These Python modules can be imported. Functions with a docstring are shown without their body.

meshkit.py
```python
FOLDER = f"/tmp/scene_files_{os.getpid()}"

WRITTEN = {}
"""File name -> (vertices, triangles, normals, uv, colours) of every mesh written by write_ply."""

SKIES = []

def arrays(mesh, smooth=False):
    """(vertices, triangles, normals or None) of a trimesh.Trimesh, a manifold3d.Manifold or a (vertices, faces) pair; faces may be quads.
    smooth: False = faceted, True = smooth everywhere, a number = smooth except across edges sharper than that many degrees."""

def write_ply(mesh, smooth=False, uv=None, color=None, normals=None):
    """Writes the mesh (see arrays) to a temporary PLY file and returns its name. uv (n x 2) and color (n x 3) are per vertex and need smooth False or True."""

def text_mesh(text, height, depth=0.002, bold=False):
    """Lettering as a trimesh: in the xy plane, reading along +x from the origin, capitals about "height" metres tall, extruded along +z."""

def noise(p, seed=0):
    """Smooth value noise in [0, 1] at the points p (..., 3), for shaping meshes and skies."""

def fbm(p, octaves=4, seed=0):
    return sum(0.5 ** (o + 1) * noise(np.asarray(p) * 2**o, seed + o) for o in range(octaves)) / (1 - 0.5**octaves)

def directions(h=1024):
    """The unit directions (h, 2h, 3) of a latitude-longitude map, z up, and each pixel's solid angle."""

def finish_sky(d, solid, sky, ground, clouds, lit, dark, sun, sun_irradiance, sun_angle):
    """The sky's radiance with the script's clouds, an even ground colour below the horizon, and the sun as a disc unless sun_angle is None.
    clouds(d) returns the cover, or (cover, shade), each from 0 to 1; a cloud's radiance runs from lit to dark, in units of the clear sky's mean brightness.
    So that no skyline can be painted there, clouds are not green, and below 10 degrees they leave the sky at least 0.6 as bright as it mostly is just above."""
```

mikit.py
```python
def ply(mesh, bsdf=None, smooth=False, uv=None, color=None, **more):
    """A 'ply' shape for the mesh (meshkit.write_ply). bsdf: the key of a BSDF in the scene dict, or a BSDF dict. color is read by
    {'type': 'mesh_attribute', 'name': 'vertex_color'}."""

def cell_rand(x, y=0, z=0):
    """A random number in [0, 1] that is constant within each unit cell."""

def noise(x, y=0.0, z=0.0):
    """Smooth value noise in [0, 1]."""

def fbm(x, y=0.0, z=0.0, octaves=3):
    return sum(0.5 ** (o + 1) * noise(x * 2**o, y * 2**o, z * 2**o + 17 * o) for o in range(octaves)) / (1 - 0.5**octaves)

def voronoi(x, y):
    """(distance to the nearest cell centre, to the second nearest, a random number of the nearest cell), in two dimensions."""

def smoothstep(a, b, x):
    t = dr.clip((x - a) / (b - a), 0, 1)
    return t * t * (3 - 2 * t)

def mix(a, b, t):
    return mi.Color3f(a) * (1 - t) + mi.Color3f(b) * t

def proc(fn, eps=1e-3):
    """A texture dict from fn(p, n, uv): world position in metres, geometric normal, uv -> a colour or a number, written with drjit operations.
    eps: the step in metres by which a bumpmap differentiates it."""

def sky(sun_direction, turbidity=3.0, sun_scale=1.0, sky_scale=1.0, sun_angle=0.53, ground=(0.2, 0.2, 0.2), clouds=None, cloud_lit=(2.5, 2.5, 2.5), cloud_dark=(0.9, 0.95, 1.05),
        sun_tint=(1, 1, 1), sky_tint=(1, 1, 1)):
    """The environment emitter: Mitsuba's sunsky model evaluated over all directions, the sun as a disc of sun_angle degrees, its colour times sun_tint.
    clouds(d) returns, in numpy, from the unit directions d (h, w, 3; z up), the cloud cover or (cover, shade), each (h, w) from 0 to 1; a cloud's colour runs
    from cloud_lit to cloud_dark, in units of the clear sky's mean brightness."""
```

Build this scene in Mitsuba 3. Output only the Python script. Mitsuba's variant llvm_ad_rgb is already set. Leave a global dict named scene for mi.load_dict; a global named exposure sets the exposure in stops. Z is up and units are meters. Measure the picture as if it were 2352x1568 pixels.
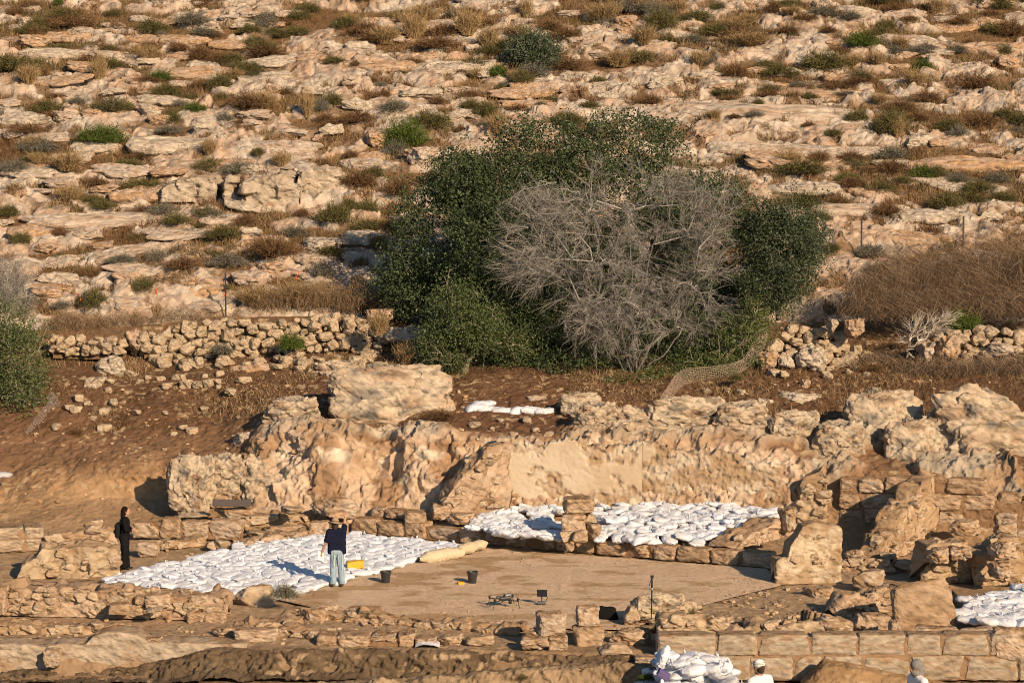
import math
import numpy as np, trimesh, manifold3d, drjit as dr
import mitsuba as mi, mikit, meshkit
from meshkit import noise, fbm

T = mi.ScalarTransform4f
scene, labels = {}, {}
rng = np.random.default_rng(20)

# ------------------------------------------------------------------ camera, sun, exposure
CAM_H, PITCH, FOC = 11.7, math.radians(5.3), 5428.0          # camera height over the mosaic floor, downward pitch, focal length for a 2352 wide frame
scene['camera'] = {'type': 'perspective', 'fov': 2 * math.degrees(math.atan(1176 / FOC)), 'fov_axis': 'x', 'near_clip': 1.0, 'far_clip': 900.0,
                   'to_world': T().look_at(origin=[0, 0, CAM_H], target=[0, math.cos(PITCH), CAM_H - math.sin(PITCH)], up=[0, 0, 1])}
SUN_AZ, SUN_EL = math.radians(35), math.radians(25)
scene['sky'] = mikit.sky([math.sin(SUN_AZ) * math.cos(SUN_EL), -math.cos(SUN_AZ) * math.cos(SUN_EL), math.sin(SUN_EL)], turbidity=3,
                         sun_tint=(1.0, 0.945, 0.955), sky_scale=0.62, ground=(0.22, 0.16, 0.11))
exposure = 2.3

CP, SP = math.cos(PITCH), math.sin(PITCH)
def ray(u, v):
    """Direction (per metre of y) from the camera's place through the survey point (u, v)."""
    a, b = (np.asarray(u, float) - 1176) / FOC, (784 - np.asarray(v, float)) / FOC
    y = CP + b * SP
    return np.stack([a / y, np.ones_like(a * y), (b * CP - SP) / y], -1)
def at(u, v, d=None, z=None):
    """World point on a survey ray: at distance d along y, or at height z."""
    r = ray(u, v)
    if d is None:
        d = (z - CAM_H) / r[..., 2]
    return r * np.asarray(d, float)[..., None] + np.array([0, 0, CAM_H])
def px(d):
    return d / FOC           # metres per survey pixel at distance d

# ------------------------------------------------------------------ materials
def vcol():
    return {'type': 'mesh_attribute', 'name': 'vertex_color'}
def bump(fn, inner, scale=1.0, eps=4e-3):
    return {'type': 'bumpmap', 'arbitrary': mikit.proc(fn, eps), 'scale': scale, 'bsdf': inner}
scene['stone_skin'] = {'type': 'twosided', 'bsdf': bump(lambda p, n, uv: 0.105 * mikit.fbm(p.x * 6, p.y * 6, p.z * 8, 3), {'type': 'diffuse', 'reflectance': vcol()}, 1.0, 1.2e-2)}
scene['soil_skin'] = {'type': 'twosided', 'bsdf': bump(lambda p, n, uv: 0.085 * mikit.fbm(p.x * 8, p.y * 8, p.z * 8, 3), {'type': 'diffuse', 'reflectance': vcol()}, 1.0, 1e-2)}
scene['plaster_skin'] = {'type': 'twosided', 'bsdf': bump(lambda p, n, uv: 0.032 * mikit.fbm(p.x * 11, p.y * 11, p.z * 11, 3), {'type': 'diffuse', 'reflectance': vcol()}, 1.0, 1e-2)}
scene['plant_skin'] = {'type': 'twosided', 'bsdf': {'type': 'diffuse', 'reflectance': vcol()}}
scene['leaf_skin'] = {'type': 'twosided', 'bsdf': {'type': 'principled', 'base_color': vcol(), 'roughness': 0.5, 'specular': 0.4}}
scene['cloth_skin'] = {'type': 'twosided', 'bsdf': bump(lambda p, n, uv: 0.012 * mikit.fbm(p.x * 16, p.y * 16, p.z * 16, 2), {'type': 'diffuse', 'reflectance': vcol()}, 1.0, 5e-3)}
scene['gear_skin'] = {'type': 'principled', 'base_color': vcol(), 'roughness': 0.38, 'specular': 0.5}

# ------------------------------------------------------------------ helpers
def key_for(name):
    if name not in scene and name not in USED:
        USED.add(name); return name
    k = 1
    while f'{name}_{k:03d}' in USED or f'{name}_{k:03d}' in scene: k += 1
    USED.add(f'{name}_{k:03d}'); return f'{name}_{k:03d}'
USED, COUNT = set(), {}
def numbered(name):
    c = COUNT.get(name, -1) + 1
    COUNT[name] = c
    return name if c == 0 else f'{name}_{c:03d}'
def tag(key, label=None, cat=None, group=None, kind=None):
    d = {k: x for k, x in (('label', label), ('category', cat), ('group', group), ('kind', kind)) if x}
    if d: labels[key] = d
    return key
def vf(mesh):
    if isinstance(mesh, tuple): return np.asarray(mesh[0], float), np.asarray(mesh[1], int)
    if hasattr(mesh, 'to_mesh'):
        m = mesh.to_mesh(); return np.array(m.vert_properties[:, :3], float), np.array(m.tri_verts, int)
    return np.array(mesh.vertices, float), np.array(mesh.faces, int)
def put(key, mesh, mat, color, smooth=True):
    v, f = vf(mesh)
    c = np.broadcast_to(np.asarray(color, float), v.shape)
    scene[key] = mikit.ply((v, f), mat, smooth=smooth, color=np.clip(c, 0, 1))
    return key
def proto(name, mesh, mat, color, smooth=True):
    v, f = vf(mesh)
    c = np.broadcast_to(np.asarray(color, float), v.shape)
    scene[name] = {'type': 'shapegroup', 'shape': mikit.ply((v, f), mat, smooth=smooth, color=np.clip(c, 0, 1))}
    return name
def inst(key, group, m):
    scene[key] = {'type': 'instance', 'to_world': T(np.asarray(m, float)), 'shapegroup': {'type': 'ref', 'id': group}}
    return key
ORD = ['highest', 'second highest', 'third highest', 'fourth highest', 'fifth highest', 'sixth highest', 'seventh highest', 'eighth highest', 'ninth highest', 'tenth highest', 'eleventh highest', 'twelfth highest'] + [w + ' highest' for w in 'thirteenth fourteenth fifteenth sixteenth seventeenth eighteenth nineteenth twentieth'.split()]
def zone(u, v):
    c = ('above the edge tree', 'above the dry stone wall', 'beside the evergreen tree', 'above the bare tree', 'above the rounded bush', 'above the brush heap')[int(np.searchsorted((300, 800, 1100, 1650, 1950), u))]
    return ('high on the slope ', 'midway up the slope ', 'low on the slope ')[int(np.searchsorted((190, 400), v))] + c
def name_all(entries, cat):
    """entries: (key, words, u, v); things of the same words are told apart by their order up the slope."""
    by = {}
    for e in entries: by.setdefault(e[1] + ' ' + zone(e[2], e[3]), []).append(e)
    for lab, es in by.items():
        es.sort(key=lambda e: e[3])
        for i, e in enumerate(es):
            o = '' if len(es) == 1 else ', lowest' if i == len(es) - 1 else ', ' + ORD[min(i, 19)]
            tag(e[0], lab + o, cat, cat + 's on the rocky slope')
def mat4(loc=(0, 0, 0), scale=(1, 1, 1), yaw=0.0, tilt_x=0.0, tilt_y=0.0):
    c, s = math.cos(yaw), math.sin(yaw)
    R = np.array([[c, -s, 0], [s, c, 0], [0, 0, 1]])
    c, s = math.cos(tilt_x), math.sin(tilt_x)
    Rx = np.array([[1, 0, 0], [0, c, -s], [0, s, c]])
    c, s = math.cos(tilt_y), math.sin(tilt_y)
    Ry = np.array([[c, 0, s], [0, 1, 0], [-s, 0, c]])
    m = np.eye(4)
    m[:3, :3] = Rx @ Ry @ R @ np.diag(np.broadcast_to(scale, 3))
    m[:3, 3] = loc
    return m
def smooth01(a, b, x):
    t = np.clip((x - a) / (b - a), 0, 1); return t * t * (3 - 2 * t)
def lerp(a, b, t):
    t = np.asarray(t)[..., None]
    return np.asarray(a) * (1 - t) + np.asarray(b) * t
def gridf(r, c):
    i, j = np.meshgrid(np.arange(r - 1), np.arange(c - 1), indexing='ij')
    a = i * c + j
    q = np.stack([a, a + 1, a + c + 1, a + c], -1).reshape(-1, 4)
    return np.vstack([q[:, [0, 1, 2]], q[:, [0, 2, 3]]])
def gnorm(g):
    n = np.cross(np.gradient(g, axis=1), np.gradient(g, axis=0))
    return n / (np.linalg.norm(n, axis=-1, keepdims=True) + 1e-12)
def join(parts):
    vs, fs, cs, k = [], [], [], 0
    for p in parts:
        vs.append(p[0]); fs.append(p[1] + k); k += len(p[0])
        if len(p) > 2: cs.append(np.broadcast_to(p[2], p[0].shape))
    return (np.vstack(vs), np.vstack(fs)) + ((np.vstack(cs),) if cs else ())

# albedos
CREAM, PINK, RUST, GREY = (.455, .40, .34), (.425, .325, .25), (.31, .185, .11), (.225, .205, .18)
SOIL, SOIL_D, SAND = (.18, .115, .068), (.12, .072, .04), (.36, .245, .145)

def rock_color(v, s=1.0, seed=0, pale=CREAM, warm=PINK, stain=0.5, lichen=0.4, low=None):
    """Limestone: cream with pink patches, grey lichen on weathered spots, earth stains; low (0..1) marks what sits near the soil."""
    q = v * s
    c = lerp(pale, warm, smooth01(.38, .68, fbm(q * 1.1 + 31, 3, seed)))
    c = lerp(c, GREY, lichen * smooth01(.5, .7, fbm(q * 2.3 + 7, 4, seed + 3)))
    c = lerp(c, RUST, stain * smooth01(.5, .75, fbm(q * 1.7 + 57, 4, seed + 5)))
    if low is not None:
        c = lerp(c, SOIL, .75 * np.clip(low, 0, 1) * (0.4 + .6 * fbm(q * 3 + 5, 2, seed)))
    c = c * (1 - .45 * (1 - smooth01(.015, .05, np.abs(noise(q * 2.1 + 11, seed + 12) - .5))) * smooth01(.4, .6, noise(q * .9, seed + 13)))[..., None]
    c = c * (1 - .35 * smooth01(.62, .75, noise(q * 5.5 + 40, seed + 15)))[..., None]
    return c * (0.56 + .88 * fbm(q * 5, 3, seed + 9))[..., None]

ICO = {k: trimesh.creation.icosphere(k) for k in (2, 3, 4, 5)}
from scipy.spatial import cKDTree
def facets(P, seed, n, amp, slope):
    """Angular fracture blocks: an offset for every point, flat within each of n cells and broken between them."""
    r = np.random.default_rng(seed); q = np.asarray(P, float).reshape(-1, 3)
    c = q[r.choice(len(q), min(n, len(q)), replace=False)] + r.normal(size=(min(n, len(q)), 3)) * 1e-3
    w = q + (fbm(q * (1.2 / max(slope, .05)) , 2, seed)[:, None] - .5) * 0
    i = cKDTree(c).query(w)[1]
    g = r.normal(size=(len(c), 3)) * slope
    return (r.uniform(-1, 1, len(c))[i] * amp + ((q - c[i]) * g[i]).sum(-1)).reshape(np.asarray(P).shape[:-1])
def rock_mesh(seed, sub=4, boxy=.35, cuts=9, rough=.5, strata=.06, flat=.75):
    """A weathered limestone rock inside the unit box (base at z = 0)."""
    r = np.random.default_rng(seed)
    n = np.array(ICO[sub].vertices)
    p = n / (np.abs(n) ** (2 / (boxy + 1e-9)) if False else (np.sum(np.abs(n) ** (2 + 6 * boxy), -1) ** (1 / (2 + 6 * boxy)))[:, None])
    for _ in range(cuts):
        a = r.normal(size=3); a /= np.linalg.norm(a)
        c = r.uniform(.6, .95)
        p = p - a * np.maximum(p @ a - c, 0)[:, None] * .9
    p[:, 2] = np.where(p[:, 2] > flat, flat + (p[:, 2] - flat) * .3, p[:, 2])
    p = p + n * ((fbm(p * 1.4 + 9.1, 3, seed) - .5) * rough + (fbm(p * 4.2, 3, seed + 1) - .5) * rough * .5)[:, None]
    crack = np.abs(noise(p * 2.2 + 3, seed + 2) - .5)
    p = p - n * (.06 * rough * (1 - smooth01(0, .035, crack)))[:, None]
    if sub > 3: p = p + n * (facets(p, seed + 20, 70, .022, .16) + facets(p, seed + 21, 420, .008, .16))[:, None]
    w = p[:, 2] * 4.5 + 1.5 * fbm(p * 1.2, 2, seed + 4)
    p[:, :2] *= (1 + strata * (np.abs((w % 1) - .5) * 2 - .5))[:, None]
    p -= (p.min(0) + p.max(0)) / 2
    p /= p.max(0) - p.min(0)
    p[:, 2] += .5
    return p, np.array(ICO[sub].faces)
# ================================================================== HILLSIDE
HS = .42          # the hill's slope
def hill_base(x, y):
    q = np.stack([x * .06, y * .06, 0 * x], -1)
    return 5.0 + HS * (y - 78.8) + 1.3 * (fbm(q + 3.3, 2, 4) - .5) * smooth01(78, 88, y) - .55 * (1 - smooth01(78.4, 79.7, y))
NX, NY = 760, 680
hy = 78.4 + (124 - 78.4) * np.linspace(0, 1, NY) ** 1.12
ht = np.linspace(-.262, .262, NX)
HY, HT = np.meshgrid(hy, ht, indexing='ij')
HX = HT * HY
hz0 = hill_base(HX, HY)
wq = np.stack([HX * .55, HY * .55, 0 * HX], -1)
WX = HX + 1.0 * (fbm(wq, 4, 11) - .5)
WY = HY + .8 * (fbm(wq * 1.3 + 40, 4, 12) - .5)
bedrock = np.zeros_like(HX)
r_ = np.random.default_rng(5)
n_out = 1150
oy = 78.8 + 45 * r_.random(n_out) ** 1.1
ox = (r_.random(n_out) - .5) * .54 * oy
for k in range(n_out):
    rx = r_.uniform(.45, 1.2) * (1 + 2.2 * r_.random() ** 3); ry = rx ** .8 * r_.uniform(.45, .85); h = r_.uniform(.08, .30) * rx ** .4; a = r_.normal() * .2 + (.14 if ox[k] < -2 else .0)
    i0, i1 = np.searchsorted(hy, [oy[k] - 2.2 * rx, oy[k] + 2.2 * rx])
    if i1 <= i0: continue
    j0, j1 = np.searchsorted(ht, [(ox[k] - 2.4 * rx) / oy[k], (ox[k] + 2.4 * rx) / oy[k]])
    sl = np.s_[i0:i1, max(j0 - 2, 0):j1 + 2]
    dx, dy = WX[sl] - ox[k], WY[sl] - oy[k]
    ex, ey = (dx * math.cos(a) + dy * math.sin(a)) / rx, (-dx * math.sin(a) + dy * math.cos(a)) / ry
    b = 1 - np.sqrt(ex ** 2 + ey ** 2)
    hh = h * (.55 * smooth01(0, .30, b) + .45 * smooth01(0, .85, b)) * np.clip(1 - .45 * ey, .2, 1.6)
    bedrock[sl] = np.maximum(bedrock[sl], hh)
q3 = np.stack([HX, HY, hz0], -1)
rock_mask = smooth01(.02, .11, bedrock)
fine = fbm(q3 * 1.6, 4, 21) - .5
beds = (hz0 + bedrock) * 4.2 + 2.2 * fbm(q3 * .7, 2, 25)
ledge = (np.abs((beds % 1) - .5) * 2 - .5)
cracks = 1 - smooth01(0, .05, np.abs(noise(q3 * np.array([.9, 1.2, 1]) + 8, 27) - .5))
HZ = hz0 + bedrock * (1 + .5 * fine) + rock_mask * (.20 * fine + .035 * ledge - .13 * cracks + .10 * (fbm(q3 * 5.0, 3, 29) - .5)) + (1 - rock_mask) * .12 * (fbm(q3 * 3, 3, 23) - .5)
HZ += rock_mask * (facets(q3, 28, 5200, .030, .10) + facets(q3, 29, 24000, .012, .10))
# soil pockets in hollows of the rock
pocket = smooth01(.53, .62, fbm(q3 * 1.5 + 70, 3, 33)) * rock_mask
HZ -= .07 * pocket
col = rock_color(q3, .9, 40, stain=.55, lichen=.45)
soil = lerp((.19, .115, .062), (.12, .082, .048), fbm(q3 * .8, 3, 45)) * (.75 + .5 * fbm(q3 * 7, 2, 46))[..., None]
rm = np.clip(rock_mask - .85 * pocket, 0, 1)
col = lerp(soil, col, rm)
put('hillside', (np.stack([HX, HY, HZ], -1).reshape(-1, 3), gridf(NY, NX)), 'stone_skin', col.reshape(-1, 3))
tag('hillside', 'steep rocky hillside of pale bedrock ledges, brown soil and dry growth', kind='structure')
from scipy.interpolate import RegularGridInterpolator
_hz = RegularGridInterpolator((hy, ht), HZ, bounds_error=False, fill_value=None)
_hm = RegularGridInterpolator((hy, ht), rm, bounds_error=False, fill_value=None)
def hill_z(x, y): return _hz(np.stack([y, x / y], -1))
def hill_rock(x, y): return _hm(np.stack([y, x / y], -1))
def hill_hit(u, v):
    """Where the survey ray meets the hill's mean surface."""
    r = ray(u, v); lo, hi = 70.0, 180.0
    for _ in range(40):
        m = (lo + hi) / 2
        if CAM_H + r[2] * m < 5.0 + HS * (m - 78.8): hi = m
        else: lo = m
    return r * lo + np.array([0, 0, CAM_H])

# ------------------------------------------------------------------ rocks on the hillside
TINTS = [dict(pale=CREAM, warm=PINK, stain=.45, lichen=.5), dict(pale=(.48, .42, .34), warm=CREAM, stain=.3, lichen=.7), dict(pale=PINK, warm=(.44, .29, .17), stain=.6, lichen=.25)]
for k in range(15):
    v, f = rock_mesh(100 + k, 4, boxy=(.2, .5, .8)[k % 3], cuts=7 + k % 5, rough=.55, strata=.025, flat=(.55, .7, .85)[k // 5])
    c = rock_color(v, 3.2, 300 + 7 * k, low=1 - v[:, 2] * 3.2, **TINTS[(k * 2 + k // 5) % 3])
    proto(f'rock_form_{k}', (v, f), 'stone_skin', c)
for k in range(7):
    n = np.array(ICO[4].vertices)
    p = n * np.array([1, 1, 1.0])
    a_ = np.random.default_rng(1200 + k).uniform(0, 6.28)
    p[:, :2] *= (1 + .9 * (fbm(np.stack([n[:, 0] * 1.5, n[:, 1] * 1.5, 0 * n[:, 0]], -1) + k * 3, 2, 1210 + k) - .5))[:, None]
    p[:, 2] = np.sign(n[:, 2]) * np.abs(n[:, 2]) ** .8 + .9 * (fbm(p * np.array([2.2, 1.6, .8]) + 4, 4, 1220 + k) - .5) * smooth01(-.1, .5, n[:, 2]) - .35 * (1 - smooth01(0, .05, np.abs(noise(p * 1.6 + 7, 1230 + k) - .5))) * smooth01(0, .4, n[:, 2])
    p -= (p.min(0) + p.max(0)) / 2; p /= p.max(0) - p.min(0); p[:, 2] += .5
    proto(f'ledge_form_{k}', (p, np.array(ICO[4].faces)), 'stone_skin', rock_color(p, 4.0, 1240 + 7 * k, low=1 - p[:, 2] * 3, **TINTS[k % 3]))
R1 = [(1060,0,1300,70),(100,30,285,100),(115,110,215,190),(60,160,200,205),(1360,130,1535,250),(1510,105,1640,160),(1640,75,1790,140),(330,215,620,300),(700,145,850,190),(1080,220,1420,330),(850,240,1120,300),(160,310,620,400),(600,330,870,440),(870,405,960,460),(940,385,1100,460),(1140,370,1300,430),(1440,260,1700,330),(1690,400,2100,480),(1100,440,1700,530),(1660,510,1980,570),(200,560,600,610),(0,740,330,850),(330,770,540,850),(560,750,720,830),(920,715,1120,820),(950,640,1320,720),(1340,650,1540,715),(1630,630,1760,700),(1800,600,1940,690),(2080,580,2240,680),(1255,770,1510,825),(1620,750,1870,840),(1970,715,2090,770),(2200,850,2370,960),(1915,900,2115,970),(2145,925,2230,990),(900,930,1380,1080),(1330,860,1500,940),(1500,860,1720,910),(1650,840,1820,940),(1425,930,1570,1030),(1700,960,2180,1080),(1960,1050,2170,1110),(500,975,805,1055),(330,1035,610,1120),(170,1105,360,1160),(0,890,160,950),(150,910,490,960),(1530,1095,1730,1160),(640,1150,1030,1230),(1030,1150,1300,1250),(1230,1100,1700,1190),(0,1180,360,1230),(290,1220,545,1310),(210,1290,355,1345),(100,1310,190,1370),(420,1300,560,1350),(760,1280,1130,1390),(1560,1390,1900,1470),(200,1440,1040,1567),(1370,1480,1640,1567)]
R2 = [(205,215,450,310),(20,280,230,390),(0,440,470,540),(0,530,110,620),(320,540,445,590),(390,390,640,450),(510,410,1030,540),(855,320,975,395),(1145,55,1240,90),(1450,60,1650,140),(1885,115,2035,220),(1895,205,2010,290),(1990,225,2145,300),(1500,265,1720,350),(1700,320,2010,370),(1670,375,1860,450),(1570,380,1660,440),(1495,410,1600,490),(930,480,1020,565),(1010,425,1170,500),(1520,495,1800,580),(1720,560,2005,640),(1720,640,1900,700),(2110,545,2352,660),(400,610,690,720),(700,600,830,670),(810,595,900,650),(780,670,990,740),(215,710,650,830),(0,680,215,800),(1040,645,1440,700),(1120,700,1670,780),(1160,580,1360,640),(1500,620,1670,680),(1760,750,2000,810),(2180,690,2352,740),(860,785,980,835),(150,900,320,1040),(105,1040,320,1110),(430,1020,680,1190),(0,1095,300,1180),(0,1310,360,1430),(450,125,770,210),(140,130,330,190),(0,1597,345,1747),(0,1747,190,1807)]
R3 = [(0,80,490,150),(880,25,1000,120),(660,95,820,190),(820,125,1000,210),(1000,40,1380,180),(1380,95,1680,190),(1690,120,1880,185),(1490,5,1640,70),(2030,15,2150,110),(2150,0,2350,90),(1940,130,2240,210),(1600,185,2040,250),(1320,240,1780,360),(960,295,1160,380),(990,235,1290,290),(1900,290,2350,420),(1670,345,1870,420),(1460,370,1620,450),(1630,385,1800,470),(1420,455,1580,540),(1110,390,1250,430),(790,370,980,440),(450,245,640,300),(330,255,440,305),(30,195,140,260),(1080,450,1235,510),(960,520,1080,640),(1060,515,1340,600),(1380,540,1740,640),(1800,430,2110,530),(2150,390,2350,510),(45,490,280,590),(430,470,600,560),(600,475,830,570),(150,600,370,680),(400,595,560,660),(600,575,780,640),(800,570,1090,640),(560,640,1700,720),(0,710,1150,900),(1420,705,1780,800),(1850,670,2290,770),(830,870,1110,960),(1090,885,1330,960),(250,895,560,960),(100,935,290,1010),(270,1000,1110,1110),(430,1065,900,1240),(1040,1010,1380,1100),(1530,970,1700,1060),(1690,980,1850,1060),(2050,900,2310,980),(1980,1000,2350,1090),(1540,1065,2330,1200),(950,1110,1260,1190),(1330,1110,1680,1180),(480,1250,1050,1370),(1430,1240,1640,1280),(1620,1260,2120,1310),(1150,1310,1390,1390),(750,1390,1460,1500),(1480,1440,1900,1567),(1200,1577,1830,1700)]
R4 = [(50,10,350,90),(500,20,705,95),(220,100,390,185),(270,200,525,270),(1010,40,1430,100),(680,110,1145,235),(1160,200,1480,250),(1660,10,1805,90),(2070,80,2352,210),(2030,200,2300,280),(720,285,1170,360),(240,320,540,430),(200,410,500,520),(760,330,970,440),(1080,370,1360,440),(1590,300,1880,440),(1770,240,1980,350),(1990,300,2170,370),(740,510,1020,600),(1250,520,1590,590),(1080,400,1500,520),(2000,400,2230,470)]
rocks = [(x0/3, y0/3, x1/3, y1/3) for x0, y0, x1, y1 in R1] + [(784.4+x0/3, y0/3, 784.4+x1/3, y1/3) for x0, y0, x1, y1 in R2] \
      + [(1568.8+x0/3, y0/3, 1568.8+x1/3, y1/3) for x0, y0, x1, y1 in R3] + [(x0/3, 522.5+y0/3, x1/3, 522.5+y1/3) for x0, y0, x1, y1 in R4]
# every outcrop whose look sets it apart: (u, v) near its middle -> its own label
ROCK_LABELS = [((380,335), 'broad domed pinkish rock in open soil below the bright green bush'), ((1760,268), 'widest smooth pink bedrock slab, above the dead grey tree and to its upper right'),
    ((1945,227), 'longest thin pale ledge stretching over the wide pink slab'), ((815,247), 'round rusty brown boulder standing above dry brush at mid slope'),
    ((671,312), 'small flat topped pale block beside a rounder pale boulder'), ((482,63), 'rounded boulder with rust coloured underside high on the slope'),
    ((2075,1063/1.9), 'flat pale slab behind the two dark posts above the brown brush'), ((1338,180), 'square cut pale block below the lone dark green bush on the slope'),
    ((393,10), 'largest grey boulder on the upper edge of the view'), ((304,58*3.36), 'pale boulder in two lumps with a chipped dark hollow')]
rr = np.random.default_rng(77)
def put_rock(u0, v0, u1, v1, k=None):
    cu, w, hv = (u0 + u1) / 2, u1 - u0, v1 - v0
    p = hill_hit(cu, v0 + .85 * hv)
    m = px(p[1])
    W, prot = w * m * 1.06, (.60 if w < 2.2 * hv else .46) * hv * m
    D = max((hv * m - prot * .9) / math.sin(.41), .55 * min(W, 1.6))
    c = p + np.array([0, D * .38, HS * D * .38])
    z = .5 * float(hill_z(c[0], c[1])) + .5 * c[2]
    wide = w > 2.9 * hv
    if wide: W, D, prot = W * 1.12, D * 1.2, prot * 1.15
    loc = np.array([c[0], c[1], z - (.62 if wide else .36) * prot])
    if k is None: k = int(rr.integers(15))
    s = np.array([W * (-1 if rr.random() < .5 else 1), D, prot * 1.45])
    form = f'ledge_form_{k % 7}' if w > 2.9 * hv else f'rock_form_{k}'
    key = inst(numbered('limestone_rock'), form, mat4(loc, s, rr.normal() * .12, (.37 if wide else .27) + rr.normal() * .05, rr.normal() * .05))
    lab = next((t for (a, b), t in ROCK_LABELS if u0 <= a <= u1 and v0 <= b <= v1), None)
    if lab: tag(key, lab, 'rock')
    else:
        tint = ('pale cream', 'greyish', 'pinkish')[(k % 7) % 3 if form.startswith('ledge') else (k * 2 + k // 5) % 3]
        ROCK_NAMES.append((key, ('large ' if w > 95 else 'small ' if w < 48 else '') + tint + (' flat ledge' if w > 2.9 * hv else ' rounded boulder'), cu, v1))
    return c
ROCK_NAMES = []
placed = [put_rock(*b) for b in rocks]
occ = [(c[0], c[1]) for c in placed]
tries = 0
while len(placed) < 272 and tries < 4000:
    tries += 1
    u, v = rr.uniform(0, 2352), rr.uniform(-5, 700)
    if 900 < u < 1860 and v > 300: continue
    p = hill_hit(u, v)
    if min((p[0] - a) ** 2 + ((p[1] - b) * .6) ** 2 for a, b in occ) < .85 ** 2: continue
    w = rr.uniform(28, 75); h = w * rr.uniform(.25, .5)
    placed.append(put_rock(u - w / 2, v - h, u + w / 2, v)); occ.append((p[0], p[1]))
name_all(ROCK_NAMES, 'rock')
# ================================================================== PLANTS
def ribbons(base, tip, mid, w):
    """Bent tapering blades: base, mid, tip (n, 3), width w (n,)."""
    n = len(base)
    r2 = np.random.default_rng(n)
    side = np.cross(tip - base, r2.normal(size=(n, 3)))
    side *= (w / (np.linalg.norm(side, axis=1) + 1e-9))[:, None] / 2
    v = np.stack([base - side, base + side, mid - side * .8, mid + side * .8, tip], 1).reshape(-1, 3)
    o = np.arange(n)[:, None] * 5
    f = (o[:, None] + np.array([[0, 1, 3], [0, 3, 2], [2, 3, 4]])[None]).reshape(-1, 3)
    return v, f
def leaves(c, size, r):
    """One folded diamond leaf at every point."""
    n = len(c)
    a = r.normal(size=(n, 3)); a /= np.linalg.norm(a, axis=1, keepdims=True)
    b = np.cross(a, r.normal(size=(n, 3))); b /= np.linalg.norm(b, axis=1, keepdims=True)
    s = np.broadcast_to(size, (n,))[:, None] * r.uniform(.7, 1.3, (n, 1))
    nn = np.cross(a, b) * s * .12
    v = np.stack([c - a * s * .5, c + b * s * .3 + nn, c + a * s * .5, c - b * s * .3 + nn], 1).reshape(-1, 3)
    o = np.arange(n)[:, None] * 4
    f = (o[:, None] + np.array([[0, 1, 2], [0, 2, 3]])[None]).reshape(-1, 3)
    return v, f
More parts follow.
